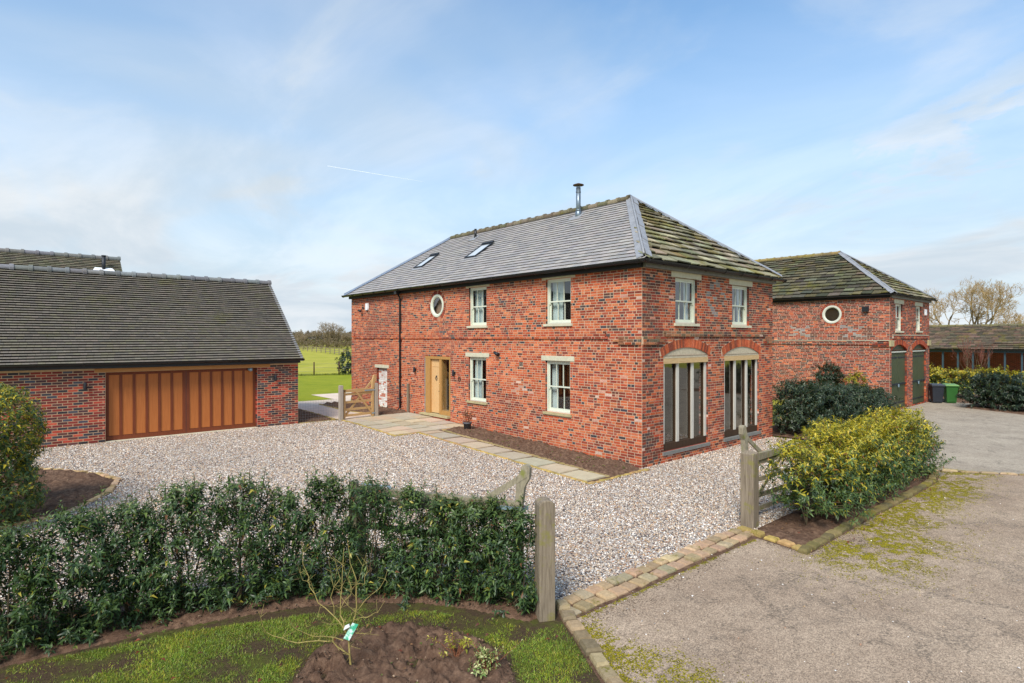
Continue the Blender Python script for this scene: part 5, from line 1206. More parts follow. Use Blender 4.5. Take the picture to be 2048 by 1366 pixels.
def laurel(parent, x, y, h, w, dep, ang, ns, r, nl=16, leafL=.088, colfn=None, zb=.15, dens_low=1.0, name='laurel_plant', leafW=.34, taper=.55):
    """one upright evergreen plant: leafy shoots round a few stems. w along the row, dep across"""
    z0 = zg(y); ca, sa = math.cos(ang), math.sin(ang)
    t = r.uniform(0, 1, ns) ** 1.1; hz = zb + (h - zb - .22) * t
    k = 1 - taper * np.clip((t - .55) / .45, 0, 1); k *= .9 + .1 * np.clip(t / .2, 0, 1); k *= 1 + .25 * np.sin(t * 17 + x * 5)
    rr = np.sqrt(r.uniform(0, 1, ns)); ph = r.uniform(0, 6.283, ns); lx = rr * np.cos(ph) * w / 2 * k; ly = rr * np.sin(ph) * dep / 2 * k
    # the top breaks into a few leaders
    nt_ = max(2, int(w / .17)); lead = r.uniform(-.42, .42, nt_) * w; lh = r.uniform(.82, 1.06, nt_) * h
    B_ = np.stack([x + lx * ca - ly * sa, y + lx * sa + ly * ca, z0 + hz], -1); out = np.stack([lx * ca - ly * sa, lx * sa + ly * ca, np.zeros(ns)], -1)
    D = unit(out * 1.5 + r.normal(0, .28, (ns, 3)) + np.array([0, 0, .75])); ln = r.uniform(.16, .30, ns)
    tb = np.stack([x + lead * ca, y + lead * sa, z0 + lh - .34], -1) + r.normal(0, .05, (nt_, 3)); td = unit(r.normal(0, .12, (nt_, 3)) + np.array([0, 0, 1]))
    B2 = np.r_[B_, tb]; D2 = np.r_[D, td]; l2 = np.r_[ln, np.full(nt_, .36)]
    V, F, C = shoots(B2, D2, l2, nl, leafL, leafW, colfn or col_laurel(z0 + h), r)
    o = np_obj(name, V, F, C, M['leaf'], parent)
    segs = []
    for j in range(4):
        a = np.array([x, y, z0 - .02]) + np.r_[r.normal(0, .04, 2), 0]; b = tb[j % nt_] if j < nt_ else B_[j]; mid = (a + b) / 2 + r.normal(0, .05, 3)
        segs += [(a, mid, .013, .009), (mid, b, .009, .005)]
    for j in range(0, ns, 5):
        s0 = np.array([x, y, 0]) + (B_[j] - np.array([x, y, 0])) * np.array([.25, .25, .8]); segs.append((s0, B_[j], .006, .004))
    for j in range(len(tb)): segs.append((tb[j], tb[j] + td[j] * .36, .006, .003))
    stem_mesh('stem', segs, M['bark'], o, 4)
    return o
r = np.random.default_rng(21)
# front hedge along the garden edge
hedge = thing('laurel_hedge', 'loose dark green laurel hedge across the foreground beside the left gate post', 'hedge', (-9.6, -1.4, 0))
HP = [(-13.4, -.45), (-12.5, -.80), (-11.92, -.90), (-11.4, -.88), (-10.85, -1.03), (-10.3, -1.22), (-9.78, -1.42), (-9.32, -1.68), (-8.9, -2.02), (-8.52, -2.40), (-8.24, -2.74), (-8.02, -3.08), (-7.85, -3.44), (-7.75, -3.80)]
HH = [1.50, 1.50, 1.64, 1.60, 1.76, 1.76, 1.56, 1.72, 1.66, 1.56, 1.46, 1.46, 1.48, 1.48]
for k, ((x, y), h) in enumerate(zip(HP, HH)):
    a, b = HP[max(k - 1, 0)], HP[min(k + 1, len(HP) - 1)]; ang = math.atan2(b[1] - a[1], b[0] - a[0])
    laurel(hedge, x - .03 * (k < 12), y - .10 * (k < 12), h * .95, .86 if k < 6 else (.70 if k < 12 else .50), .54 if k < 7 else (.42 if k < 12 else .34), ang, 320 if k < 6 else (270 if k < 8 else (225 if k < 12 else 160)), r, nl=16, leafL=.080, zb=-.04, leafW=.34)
# big shrub cut by the left edge
sh = thing('evergreen_shrub', 'large olive-green leafy shrub cut off by the left edge of the view', 'shrub', (-13.0, 4.4, zg(4.4)))
ns = 1700; cx, cy, cz = -13.05, 4.35, 1.35; th_s = r.uniform(0, 6.283, ns); zz = r.uniform(-1, 1, ns); rad = r.uniform(.72, 1.0, ns) ** .6
prof = np.clip(1 - (zz * .97) ** 6, 0, 1) ** .5 * (.98 + .10 * np.sin(zz * 5 + th_s * 2)); Bp = np.stack([cx + .95 * rad * prof * np.cos(th_s), cy + .95 * rad * prof * np.sin(th_s), cz + zz * 1.12], -1)
Dp = unit(Bp - np.array([cx, cy, cz - .5]) + r.normal(0, .35, (ns, 3)) + np.array([0, 0, .35])); V, F, C = shoots(Bp, Dp, r.uniform(.16, .28, ns), 13, .085, .40, col_yellow(.2, 3.4, .75), r)
fo = np_obj('foliage', V, F, C, M['leaf'], sh); segs = []
for j in range(26): b = Bp[r.integers(ns)]; a = np.array([cx, cy, .1]) + r.normal(0, .08, 3); mid = a * .45 + b * .55 + np.array([0, 0, .2]); segs += [(a, mid, .022, .014), (mid, b, .014, .006)]
stem_mesh('stem', segs, M['bark'], sh)
# yellow-green hedge behind the right gate post
yh = thing('yellow_laurel_hedge', 'bushy yellow-green laurel hedge beside the right gate post and driveway', 'hedge', (1.3, -4.7, 0))
n_ = 9
for k in range(n_):
    f = k / (n_ - 1); x = -1.72 + f * 6.5; y = -4.78 - .05 * math.sin(k * 2.1); h = [1.62, 1.78, 1.82, 1.55, 1.62, 1.70, 1.80, 1.76, 1.40][k]
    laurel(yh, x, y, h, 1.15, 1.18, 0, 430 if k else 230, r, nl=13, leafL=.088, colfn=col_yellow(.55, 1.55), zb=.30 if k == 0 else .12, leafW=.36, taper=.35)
# dark hedge between the two barns
dh = thing('dark_laurel_hedge', 'dark green dense hedge between the main house gable and the far barn', 'hedge', (12.6, 0, 0))
for k in range(10):
    x = 8.25 + k * .94; h = [1.95, 1.9, 1.85, 1.75, 1.68, 1.6, 1.52, 1.45, 1.32, 1.15][k]
    laurel(dh, x, -.35 + .1 * math.sin(k * 1.7), h, 1.35, 1.5, 0, 330, r, nl=12, leafL=.12, colfn=lambda P, t, r: pick([lin(46, 60, 42), lin(54, 70, 46), lin(64, 78, 52), lin(86, 94, 62), lin(108, 88, 68)], [3, 3, 2, .6, .25], len(P), r), zb=.12, leafW=.42, taper=.2)
fh = thing('far_dark_hedge', 'dark green rounded hedge right of the wheelie bins', 'hedge', (22.4, -5, 0))
for k in range(9):
    f = k / 8; x = 23.2 - f * 1.7; y = -3.0 - f * 7.0; h = 1.75 + .12 * math.sin(k * 2.3)
    laurel(fh, x, y, h, 1.5, 1.5, math.atan2(-7, -1.6), 260, r, nl=11, leafL=.13, colfn=lambda P, t, r: pick([lin(38, 52, 38), lin(46, 62, 42), lin(56, 70, 48), lin(72, 84, 54)], [3, 3, 2, .8], len(P), r), zb=.1, leafW=.45, taper=.15)
fy = thing('far_yellow_hedge', 'yellow-green hedge behind the wheelie bins in front of the open shed', 'hedge', (29, -1, 0))
for k in range(9):
    f = k / 8; x = 28.2 + .3 * math.sin(k); y = 1.8 - f * 9.0; h = 1.72 + .1 * math.sin(k * 1.9)
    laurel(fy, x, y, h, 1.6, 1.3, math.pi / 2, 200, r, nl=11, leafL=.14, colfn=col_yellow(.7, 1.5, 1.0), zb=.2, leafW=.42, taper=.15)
def ball_shrub(name, label, x, y, zc, rx, rz, ns, colfn, leafL, trunk=True, group=None, nl=12, zb=None):
    t = thing(name, label, 'shrub' if name != 'standard_holly' else 'tree', (x, y, zg(y)), 0, group)
    th = r.uniform(0, 6.283, ns); z = r.uniform(-1, 1, ns); q = np.sqrt(1 - z * z); rr = r.uniform(.35, 1, ns) ** .5 * (1 + .22 * np.sin(th * 3 + z * 4))
    Bp = np.stack([x + rx * rr * q * np.cos(th), y + rx * rr * q * np.sin(th), zc + rz * rr * z], -1); Dp = unit(Bp - np.array([x, y, zc - .3 * rz]) + r.normal(0, .2 * rx, (ns, 3)))
    V, F, C = shoots(Bp, Dp, r.uniform(.10, .22, ns) * (rx / .5), nl, leafL, .45, colfn, r); np_obj('crown', V, F, C, M['leaf'], t)
    segs = [(np.array([x, y, zg(y) - .02]), np.array([x, y, zc]), .03, .022)]
    for j in range(18): segs.append((np.array([x, y, zc - .5 * rz + .5 * rz * r.uniform()]), Bp[r.integers(ns)], .012, .005))
    stem_mesh('trunk', segs, M['bark'], t); return t
dg = lambda P, t, r: pick([lin(36, 52, 36), lin(46, 64, 40), lin(58, 76, 44)], [3, 3, 1], len(P), r)
ball_shrub('standard_holly', 'small dark lollipop holly tree against the far barn wall', 17.55, 1.85, 1.62, .52, .50, 260, dg, .10)
ball_shrub('rounded_shrub', 'small yellowish round shrub against the far barn wall near its corner', 17.4, .62, 1.30, .42, .5, 130, col_yellow(.6, 2.0), .10)
ball_shrub('field_shrub', 'single dark bushy evergreen on the lawn edge left of the house corner', 9.6, 36.9, 1.25, .80, .95, 160, dg, .20, nl=10)

# bare trees
M['redstem'] = plain('red_stem', lin(142, 92, 78), .9, .1, .2, 9, .1); M['greytwig'] = plain('grey_twig', lin(150, 134, 112), .9, .1, .2, 2, 0)
def grow(segs, p, d, L, rad, lev, r, spread=.55, up=.12, kids=(2, 4), minr=.006, dec=.72, bend=.18):
    rad = max(rad, minr)
    n = 3; q = p
    for k in range(n):
        d = unit(d + r.normal(0, bend, 3) + np.array([0, 0, up])); q2 = q + d * L / n; r2 = rad * (1 - .28 * (k + 1) / n); segs.append((q, q2, rad * (1 - .28 * k / n), r2)); q = q2
        if lev > 0 and k > 0 and r.uniform() < .7:
            a = unit(d + r.normal(0, spread, 3)); grow(segs, q, a, L * dec * r.uniform(.6, .9), rad * .42, lev - 1, r, spread, up, kids, minr, dec, bend)
    if lev > 0:
        for j in range(r.integers(*kids)):
            a = unit(d + r.normal(0, spread, 3)); grow(segs, q, a, L * dec * r.uniform(.8, 1.1), max(rad * .54, minr), lev - 1, r, spread, up, kids, minr, dec, bend)
def bare_tree(name, label, x, y, z, h, trunk_r, lev, seed, mat='twig', nstem=1, spread=.5, cat='tree', group=None, lean=.0, sq=1.0, minr=.012, L0=.30):
    rr = np.random.default_rng(seed); t = thing(name, label, cat, (x, y, z), 0, group); segs = []
    for k in range(nstem):
        d = unit(np.array([rr.normal(0, lean), rr.normal(0, lean), 1.])); grow(segs, np.array([x, y, z], float), d, h * L0, trunk_r, lev, rr, spread, .10, (2, 4), minr)
    S0 = np.array([[*s[0], *s[1]] for s in segs]); top = max(S0[:, 5].max(), S0[:, 2].max()) - z; k = h / top
    segs2 = [(np.array([x + (a[0] - x) * k * sq, y + (a[1] - y) * k * sq, z + (a[2] - z) * k]), np.array([x + (b[0] - x) * k * sq, y + (b[1] - y) * k * sq, z + (b[2] - z) * k]), ra, rb) for a, b, ra, rb in segs]
    thick = [s for s in segs2 if s[2] > trunk_r * .25]; thin = [s for s in segs2 if s[2] <= trunk_r * .25]
    stem_mesh('trunk', thick or segs2[:1], M['bark'], t, 6)
    if thin: stem_mesh('crown', thin, M[mat], t, 3)
    return t
bare_tree('bare_tree', 'wide bare winter tree rising behind the open shed at the right', 76.0, 8.2, 0, 11.4, .22, 6, 5, nstem=3, spread=.46, lean=.42, sq=1.0, minr=.013, L0=.30)
bare_tree('bare_tree', 'bare tree top at the right edge beyond the shed roof', 84, -9.5, 0, 8.2, .2, 5, 9, nstem=4, spread=.5, lean=.5, minr=.014)
bare_tree('bare_shrub', 'leafless reddish shrub in front of the open shed', 31.5, -1.1, 0, 3.7, .022, 3, 12, 'redstem', 6, .3, 'shrub', None, .22, .8, .004)
# far side of the fields: hedgerow trees
def cam_pt(px, depth): a = (px - 1024) / 1167.15 * depth; return (CAM.x + depth * .6612 + a * .7503, CAM.y + depth * .7503 - a * .6612)
for k, (px, dep, h, lab) in enumerate([(655, 190, 8.6, 'broad rounded bare tree on the field skyline between garage and house'), (634, 205, 6.4, 'smaller bare tree left of the rounded skyline tree'), (614, 215, 5.2, 'low bare tree nearest the garage roof edge on the skyline'), (672, 200, 6.6, 'bare tree close right of the rounded skyline tree'), (690, 230, 6.0, 'low bare tree beside the house corner on the skyline'), (700, 235, 6.2, 'bare tree half hidden by the house corner on the skyline'), (600, 225, 6.6, 'bare tree half hidden by the garage roof edge on the skyline')]):
    x, y = cam_pt(px, dep); bare_tree('field_tree', lab, x, y, .36, h, .2, 5, 30 + k, 'greytwig', 3, .5, 'tree', 'bare trees on the field skyline', .35, 1.2 if k == 0 else 1.0, .022)
# hedgerow and distant wood
V_, F_, C_ = [], [], []; off = 0
def scrub(px0, px1, dep, h, n, size, cols, name, label, seed):
    rr = np.random.default_rng(seed); px = rr.uniform(px0, px1, n); dp = dep * rr.uniform(.97, 1.05, n); x, y = cam_pt(px, dp); hh = h * (.55 + .45 * fbm(px / 7., dp * 0 + seed, seed)) * rr.uniform(0, 1, n) ** .6
    P = np.stack([x, y, .36 + hh], -1); D = unit(rr.normal(0, 1, (n, 3)) + np.array([0, 0, .8])); Nn = unit(rr.normal(0, 1, (n, 3))); L = size * rr.uniform(.5, 1.4, n)
    V, F, C = leaves(P, D, Nn, L, L * .35, pick(cols, [1] * len(cols), n, rr)); o = np_obj(name, V, F, C, M['leaf'], None, True); o['label'] = label; o['category'] = 'woodland'; return o
scrub(560, 760, 330, 7.5, 16000, .9, [lin(112, 98, 84), lin(98, 90, 74), lin(124, 108, 92)], 'distant_wood', 'brown-grey distant winter wood along the skyline', 41)
scrub(560, 725, 170, 2.6, 7000, .4, [lin(106, 88, 64), lin(92, 84, 56), lin(122, 104, 76)], 'hedgerow', 'brown clipped field hedgerow below the skyline trees', 42)
# field fences
ff = thing('field_fence', 'wooden post-and-rail fence crossing the far field', 'fence', (*cam_pt(650, 128), .36))
for k in range(16):
    px = 588 + k * 9; dep = 150 - k * 4.4; x, y = cam_pt(px, dep); m = MB(); m.box(x - .06, x + .06, y - .06, y + .06, .3, 1.62); m.build('post', M['oakgrey'], ff)
for z in (.75, 1.1, 1.45):
    for k in range(15):
        p = cam_pt(588 + k * 9, 150 - k * 4.4); q = cam_pt(597 + k * 9, 150 - (k + 1) * 4.4); m = MB(); m.bar((*p, z), (*q, z), .05, .10); m.build('rail', M['oakgrey'], ff)
wf = thing('wire_fence', 'wire fence with two dark wooden posts along the lawn edge', 'fence', (7.6, 36.9, .36))
for x, y in ((4.9, 37.9), (6.75, 37.23), (8.56, 36.49), (11.0, 35.6), (13.6, 34.6)): m = MB(); m.tube([(x, y, .3), (x, y, 1.46)], .055, 8); m.build('post', M['browntimber'], wf, True)
for z in (.7, 1.0, 1.3):
    m = MB(); m.tube([(4.9, 37.9, z), (6.75, 37.23, z), (8.56, 36.49, z), (11, 35.6, z), (13.6, 34.6, z)], .006, 4); m.build('wire', M['wire'], wf)
# long grass under the wire fence
q = sample([(4, 38.4), (14, 34.6), (14, 34.1), (4, 37.8)], 300, 51); rr = np.random.default_rng(52); n = len(q)
V, F, C = leaves(np.c_[q, np.full(n, .36)], rr.normal(0, .35, (n, 3)) + np.array([0, 0, 1]), rr.normal(0, 1, (n, 3)), rr.uniform(.08, .25, n), np.full(n, .02), pick([lin(110, 116, 44), lin(86, 92, 38)], [1, 1], n, rr)); np_obj('rough_grass', V, F, C, M['leaf'], None, True)
# foreground turf
def gd_(q):
    x, y = q.T; return np.clip((fbm(x * 2.2, y * 2.2, 61) - .36) * 5, .04, 1) * (~inside(x, y, FB)) * np.clip(edge_dist(x, y, FB) / .12, .15, 1)
tp = [(-13, -1.3), (-12.6, -1.25), (-11, -1.65), (-9.8, -2.15), (-9.2, -2.5), (-8.6, -3.1), (-8.2, -3.7), (-7.95, -4.25), (-7.62, -4.4)] + [(x - .14, y) for x, y in KL[2:10]] + [(-14, -6)]
q = sample(tp, 12000, 62, gd_); d = np.hypot(*(q - camxy).T); q = q[(d > 3.2)]; n = len(q); rr = np.random.default_rng(63); print('grass', n)
V, F, C = leaves(np.c_[q, np.full(n, .006)], rr.normal(0, .55, (n, 3)) + np.array([0, 0, 1]), rr.normal(0, 1, (n, 3)), rr.uniform(.016, .052, n), rr.uniform(.0025, .0048, n), pick([lin(112, 138, 46), lin(134, 148, 50), lin(90, 116, 44), lin(160, 152, 72)], [3, 2.5, 2, .9], n, rr) * (.72 + 1.0 * fbm(q[:, 0] * 2.1, q[:, 1] * 2.1, 66))[:, None] * np.where(fbm(q[:, 0] * 1.3, q[:, 1] * 1.3, 67)[:, None] > .55, np.array([[1.22, 1.08, .9]]), 1.0), .3); np_obj('grass', V, F, C, M['leaf'], None, True)
# weeds in the beds
def weeds(poly, dens, size, seed, name, cols):
    q = sample(poly, dens, seed); rr = np.random.default_rng(seed); n = len(q); k = 6; P = np.repeat(np.c_[q, zgn(q[:, 1]) + .07], k, 0); a = rr.uniform(0, 6.28, n * k); D = np.stack([np.cos(a), np.sin(a), rr.uniform(.1, .7, n * k)], -1)
    V, F, C = leaves(P, D, np.tile([0, 0, 1.], (n * k, 1)) + rr.normal(0, .2, (n * k, 3)), size * rr.uniform(.5, 1.2, n * k), size * .45 * np.ones(n * k), pick(cols, [1] * len(cols), n * k, rr)); np_obj(name, V, F, C, M['leaf'], None, True)
WG = [lin(104, 128, 52), lin(86, 112, 50), lin(126, 138, 64)]
weeds([(-1.3, .1), (-.15, .1), (-.15, 7), (-1.2, 7)], 9, .045, 71, 'bed_weeds', WG)
weeds(FB, 10, .028, 72, 'bed_weeds', WG); weeds([(-12, -.9), (-10, -1.3), (-8.6, -2.5), (-8, -3.8), (-8.2, -3.9), (-9, -2.9), (-10.5, -1.9), (-12, -1.4)], 5, .04, 73, 'bed_weeds', WG)
q = np.r_[sample(FB, 4, 74), sample(tp, 3, 75), sample([(-2.8, -5.1), (4, -5.1), (4, -4.4), (-2.8, -4.4)], 22, 76), sample([(-2.6, -5.75), (4.5, -5.75), (4.5, -5.45), (-2.6, -5.45)], 14, 77)]; rr = np.random.default_rng(78); n = len(q)
V, F, C = leaves(np.c_[q, np.where(q[:, 0] < -7.5, .10, .05)], np.c_[rr.normal(0, 1, (n, 2)), rr.normal(0, .15, n)], rr.normal(0, .3, (n, 3)) + np.array([0, 0, 1]), rr.uniform(.05, .08, n), rr.uniform(.022, .035, n), pick([lin(126, 62, 44), lin(104, 60, 48), lin(150, 112, 76)], [2, 2, 1], n, rr)); np_obj('fallen_leaves', V, F, C, M['leaf'], None, True)

# ------------------------------------------------------------------ sapling, little plants, pot
SX, SY = -9.93, -3.66; CR = np.array([.7503, -.6612, 0]); CFW = np.array([.6612, .7503, 0])
sap = thing('bare_sapling', 'young leafless sapling with a plant label in the foreground soil bed', 'sapling', (SX, SY, .05))
def sp(x, y, dd): return np.array([SX, SY, .05]) + CR * (x - 975) * .00172 + np.array([0, 0, (1340 - y) * .00172]) + CFW * dd
PL = [([(975, 1345), (968, 1250), (965, 1190)], .017, 0, 0), ([(965, 1190), (935, 1120), (908, 1040), (905, 950), (912, 800), (918, 650)], .011, 0, .1), ([(968, 1240), (985, 1130), (1005, 1030), (1015, 900), (1018, 800), (985, 700), (972, 560)], .012, 0, -.1),
      ([(968, 1262), (900, 1200), (850, 1160), (740, 1150), (640, 1135), (560, 1095), (510, 1030), (492, 930)], .009, 0, -.25), ([(935, 1120), (860, 1050), (760, 985), (700, 900), (650, 770), (632, 640)], .008, .03, .25), ([(930, 1175), (800, 1160), (690, 1150), (600, 1110)], .006, 0, .1),
      ([(860, 1050), (830, 960), (880, 860), (840, 760), (775, 690)], .005, .1, .3), ([(1005, 1040), (1080, 1010), (1140, 970), (1165, 950)], .006, -.05, -.2), ([(1000, 1030), (1060, 940), (1140, 880), (1180, 780)], .006, -.03, .1), ([(985, 1130), (1060, 1105), (1170, 1085)], .005, 0, -.2),
      ([(908, 1000), (960, 930), (1000, 860), (1040, 700)], .004, .02, .2), ([(1005, 990), (940, 900), (900, 820), (880, 640)], .005, -.05, -.2), ([(965, 1200), (1040, 1140), (1085, 1150)], .004, 0, .1), ([(970, 1330), (900, 1325), (865, 1370)], .006, 0, -.05), ([(975, 1340), (1040, 1350), (1060, 1366)], .004, 0, .05),
      ([(920, 1080), (820, 1040), (790, 970)], .004, .02, -.2), ([(1010, 900), (990, 830), (960, 740), (975, 660)], .004, -.06, -.15), ([(1015, 830), (1060, 840), (1070, 770), (1050, 690)], .004, -.07, .1), ([(700, 900), (640, 880), (600, 800)], .003, .2, .3), ([(850, 1160), (760, 1100), (720, 1000)], .003, 0, -.2), ([(968, 1230), (1000, 1180), (1040, 1230)], .003, 0, .1), ([(960, 1260), (880, 1250), (820, 1200)], .004, 0, .2)]
segs = []; rr = np.random.default_rng(81)
for pts, rad, d0, d1 in PL:
    n = len(pts); W_ = [sp(x, y, d0 + (d1 - d0) * k / (n - 1)) for k, (x, y) in enumerate(pts)]
    for k in range(n - 1):
        a, b = W_[k], W_[k + 1]; mid = (a + b) / 2 + rr.normal(0, .012, 3); ra, rb = .84 * rad * (1 - .75 * k / (n - 1)), .84 * rad * (1 - .75 * (k + 1) / (n - 1)); rm = (ra + rb) / 2; segs += [(a, mid, ra, rm), (mid, b, rm, rb)]
        if rad < .012:
            for j in range(2):
                e = mid + unit(rr.normal(0, 1, 3) * np.array([1, 1, .5]) + np.array([0, 0, .7])) * rr.uniform(.05, .16); segs.append((mid, e, .0022, .0013))
stem_mesh('branches', segs[4:], M['sapling'], sap, 5); stem_mesh('trunk', segs[:4], M['sapling'], sap, 8)
n = NM('plant_tag', .4, .4); c = n.ramp(n.noise(26, 2), [(.40, lin(70, 176, 140)), (.5, lin(150, 216, 190)), (.62, lin(226, 240, 236))]); n.col(c); pl = MB()
b = sp(965, 1105, -.06); X_ = Vector(CR); U_ = Vector((0, 0, 1)); O = Vector(b)
cs = [(-.04, -.07), (.02, -.09), (.11, .07), (.05, .085)]
for k in range(2): pl.hexa([O + X_ * x + U_ * z + Vector(CFW) * (.0 + .03 * z) for x, z in cs] + [O + X_ * x + U_ * z + Vector(CFW) * (.0025 + .03 * z) for x, z in cs]) if k == 0 else None
tg = thing('plant_label', 'green and white plastic plant label hanging on the bare sapling', 'label', tuple(O)); pl.build('card', n.m, tg)
pl = MB(); pl.hexa([O + X_ * x + U_ * z for x, z in ((-.03, .02), (.03, .05), (.02, .08), (-.02, .06))] + [O + X_ * x + U_ * z - Vector(CFW) * .02 for x, z in ((-.035, .02), (.03, .055), (.02, .085), (-.02, .062))]); pl.build('folded_flap', M['white'], tg)
def small_plant(name, label, x, y, n, h, cols, L, W, seed, spread=.12):
    rr = np.random.default_rng(seed); t = thing(name, label, 'plant', (x, y, .05)); b = np.array([x, y, .05]); segs = []; bs = []; ds = []
    for k in range(n):
        e = b + np.r_[rr.normal(0, spread, 2), rr.uniform(.35, 1) * h]; mid = (b + e) / 2 + rr.normal(0, .02, 3); segs += [(b + rr.normal(0, .01, 3), mid, .004, .003), (mid, e, .003, .002)]; bs.append(mid); ds.append(e - mid)
    V, F, C = shoots(np.array(bs), np.array(ds), np.linalg.norm(np.array(ds), axis=1), 9, L, W, lambda P, t, r: pick(cols, [1] * len(cols), len(P), r), rr, droop=.15); np_obj('leaves', V, F, C, M['leaf'], t); stem_mesh('stem', segs, M['deadstem'], t, 4)
small_plant('yellow_plant', 'small sprawling plant with yellow-green leaves in the foreground bed', -9.02, -4.22, 14, .30, [lin(176, 172, 62), lin(150, 152, 54), lin(196, 184, 80)], .05, .42, 91)
small_plant('variegated_plant', 'small cream-edged variegated shrub at the bottom of the foreground bed', -8.92, -4.62, 34, .24, [lin(168, 178, 112), lin(196, 196, 140), lin(112, 138, 74)], .042, .5, 92, .11)
small_plant('variegated_plant', 'low pale-leaved seedling left of the variegated shrub at the bottom edge', -9.12, -4.62, 7, .12, [lin(150, 166, 100), lin(120, 146, 80)], .045, .5, 93, .08)
px_, py_ = -.70, 6.62; pz = zg(py_) + .075
pot = thing('flower_pot', 'grey plastic flower pot with dried stems beside the terrace', 'flower pot', (px_, py_, pz))
m = MB(); prof = [(0, 0), (.105, 0), (.135, .20), (.15, .20), (.15, .25), (.135, .25), (.125, .22), (0, .22)]
rg = [[m.P((px_ + rr_ * math.cos(t), py_ + rr_ * math.sin(t), pz + z)) for t in np.linspace(0, 2 * math.pi, 21)[:-1]] for rr_, z in prof[1:-1]]
for a, b in zip(rg, rg[1:]):
    for k in range(20): m.f.append([a[k], a[(k + 1) % 20], b[(k + 1) % 20], b[k]]); m.c.append(None)
m.f.append(rg[0]); m.c.append(None); m.build('pot', M['pot'], pot, True)
m = MB(); m.f.append([m.P((px_ + .125 * math.cos(t), py_ + .125 * math.sin(t), pz + .215)) for t in np.linspace(0, 6.283, 17)[:-1]]); m.c.append(None); m.build('compost', M['soil'], pot)
rr = np.random.default_rng(95); segs = []
for k in range(26):
    a = np.array([px_, py_, pz + .2]) + np.r_[rr.normal(0, .05, 2), 0]; b = a + np.r_[rr.normal(0, .13, 2), rr.uniform(.15, .42)]; segs.append((a, b, .006, .005))
    for j in range(3): segs.append((b, b + np.r_[rr.normal(0, .04, 2), rr.uniform(-.02, .05)], .006, .012))
stem_mesh('dried_stems', segs, M['deadstem'], pot, 4)

# ------------------------------------------------------------------ gates and posts
def five_bar(name, label, x, y, ang, L, h, neck, mat, z=None, flip=1, bars=5):
    """gate in its own axes: heel (hinge) at x = 0, length along +x"""
    t = thing(name, label, 'gate', (x, y, zg(y) if z is None else z), ang, 'wooden five-bar gates'); T_ = .045; mt = M[mat]
    # curved heel post rising to a rounded head
    m = MB(); prof = [(.0, .04), (.085, .04), (.085, h * .95), (.075, neck - .28), (.045, neck - .15), (.005, neck - .06)]
    head = [(-.045 + .062 * math.cos(a), neck - .055 + .055 * math.sin(a)) for a in np.linspace(.0, math.pi * 1.05, 8)]
    prof2 = prof + head + [(-.10, neck - .16), (-.035, neck - .28), (.0, h * .95)]
    m.prism(prof2, -T_, T_); m.local('heel_post', mt, t)
    m = MB(); m.box(L - .075, L, -T_ * .9, T_ * .9, .06, h * 1.0); m.local('head_stile', mt, t)
    m = MB(); m.hexa([(.085, -T_ * .9, h - .14), (L, -T_ * .9, h - .09), (L, T_ * .9, h - .09), (.085, T_ * .9, h - .14), (.085, -T_ * .9, h), (L, -T_ * .9, h), (L, T_ * .9, h), (.085, T_ * .9, h)]); m.local('top_rail', mt, t)
    for k in range(bars - 1):
        zz = .12 + (h - .34) * (k / (bars - 2)) ** 1.15; m = MB(); m.box(.086, L - .076, -.012, .012, zz, zz + .085); m.local('rail', mt, t)
    m = MB(); m.bar((-.05, flip * .034, neck - .12), (L - .05, flip * .034, .10), .075, .03, None, (0, 1, 0)); m.local('brace', mt, t)
    m = MB(); m.bar((.06, -flip * .03, .14), (L * .62, -flip * .03, h - .05), .07, .026, None, (0, 1, 0)); m.local('brace', mt, t)
    for zz in (h - .08, .16):
        m = MB(); m.box(-.06, .42 if zz > .5 else .10, -T_ - .008, -T_ - .002, zz - .025, zz + .025); m.box(-.06, .42 if zz > .5 else .10, T_ + .002, T_ + .008, zz - .025, zz + .025); m.local('hinge_band', M['galv'], t)
    return t
def post(name, label, x, y, w, d, h, ang, mat, top='round', grp=None):
    t = thing(name, label, 'gate post', (x, y, zg(y)), ang, grp); m = MB()
    if top == 'round': pr = [(-w / 2, -.05), (w / 2, -.05)] + [(w / 2 * math.cos(a), h - w * .32 + w * .32 * math.sin(a)) for a in np.linspace(0, math.pi, 9)]
    elif top == 'scoop': pr = [(-w / 2, -.05), (w / 2, -.05), (w / 2, h - .03), (w * .3, h), (0, h - .035), (-w * .3, h - .01), (-w / 2, h - .03)]
    else: pr = [(-w / 2, -.05), (w / 2, -.05), (w / 2, h - .015), (w / 2 - .015, h), (-w / 2 + .015, h), (-w / 2, h - .015)]
    m.prism(pr, -d / 2, d / 2); o = m.local('timber', M[mat], t)
    b = o.modifiers.new('b', 'BEVEL'); b.width = .012; b.segments = 2; b.limit_method = 'ANGLE'
    return t
post('gate_post', 'weathered oak gate post with rounded top at the right end of the front hedge', -7.62, -4.12, .20, .22, 1.45, R(-28), 'oakgrey', 'round', 'driveway gate posts')
post('gate_post', 'thick weathered oak gate post beside the yellow-green hedge', -2.44, -4.12, .25, .24, 1.36, R(4), 'oakgrey', 'scoop', 'driveway gate posts')
a = math.atan2(-1.62 + 3.62, -8.82 + 7.72)
five_bar('five_bar_gate', 'mossy grey five-bar gate standing open behind the front laurel hedge', -7.62, -3.72, a, 2.42, 1.32, 1.80, 'oldgate')
five_bar('five_bar_gate', 'grey five-bar gate standing open behind the yellow-green hedge', -2.28, -3.93, R(-2), 2.45, 1.22, 1.80, 'oldgate')
t = post('gate_stop_post', 'mossy round-topped post rising out of the front laurel hedge', -8.98, -1.80, .11, .12, 1.47, R(-40), 'oldgate', 'round')
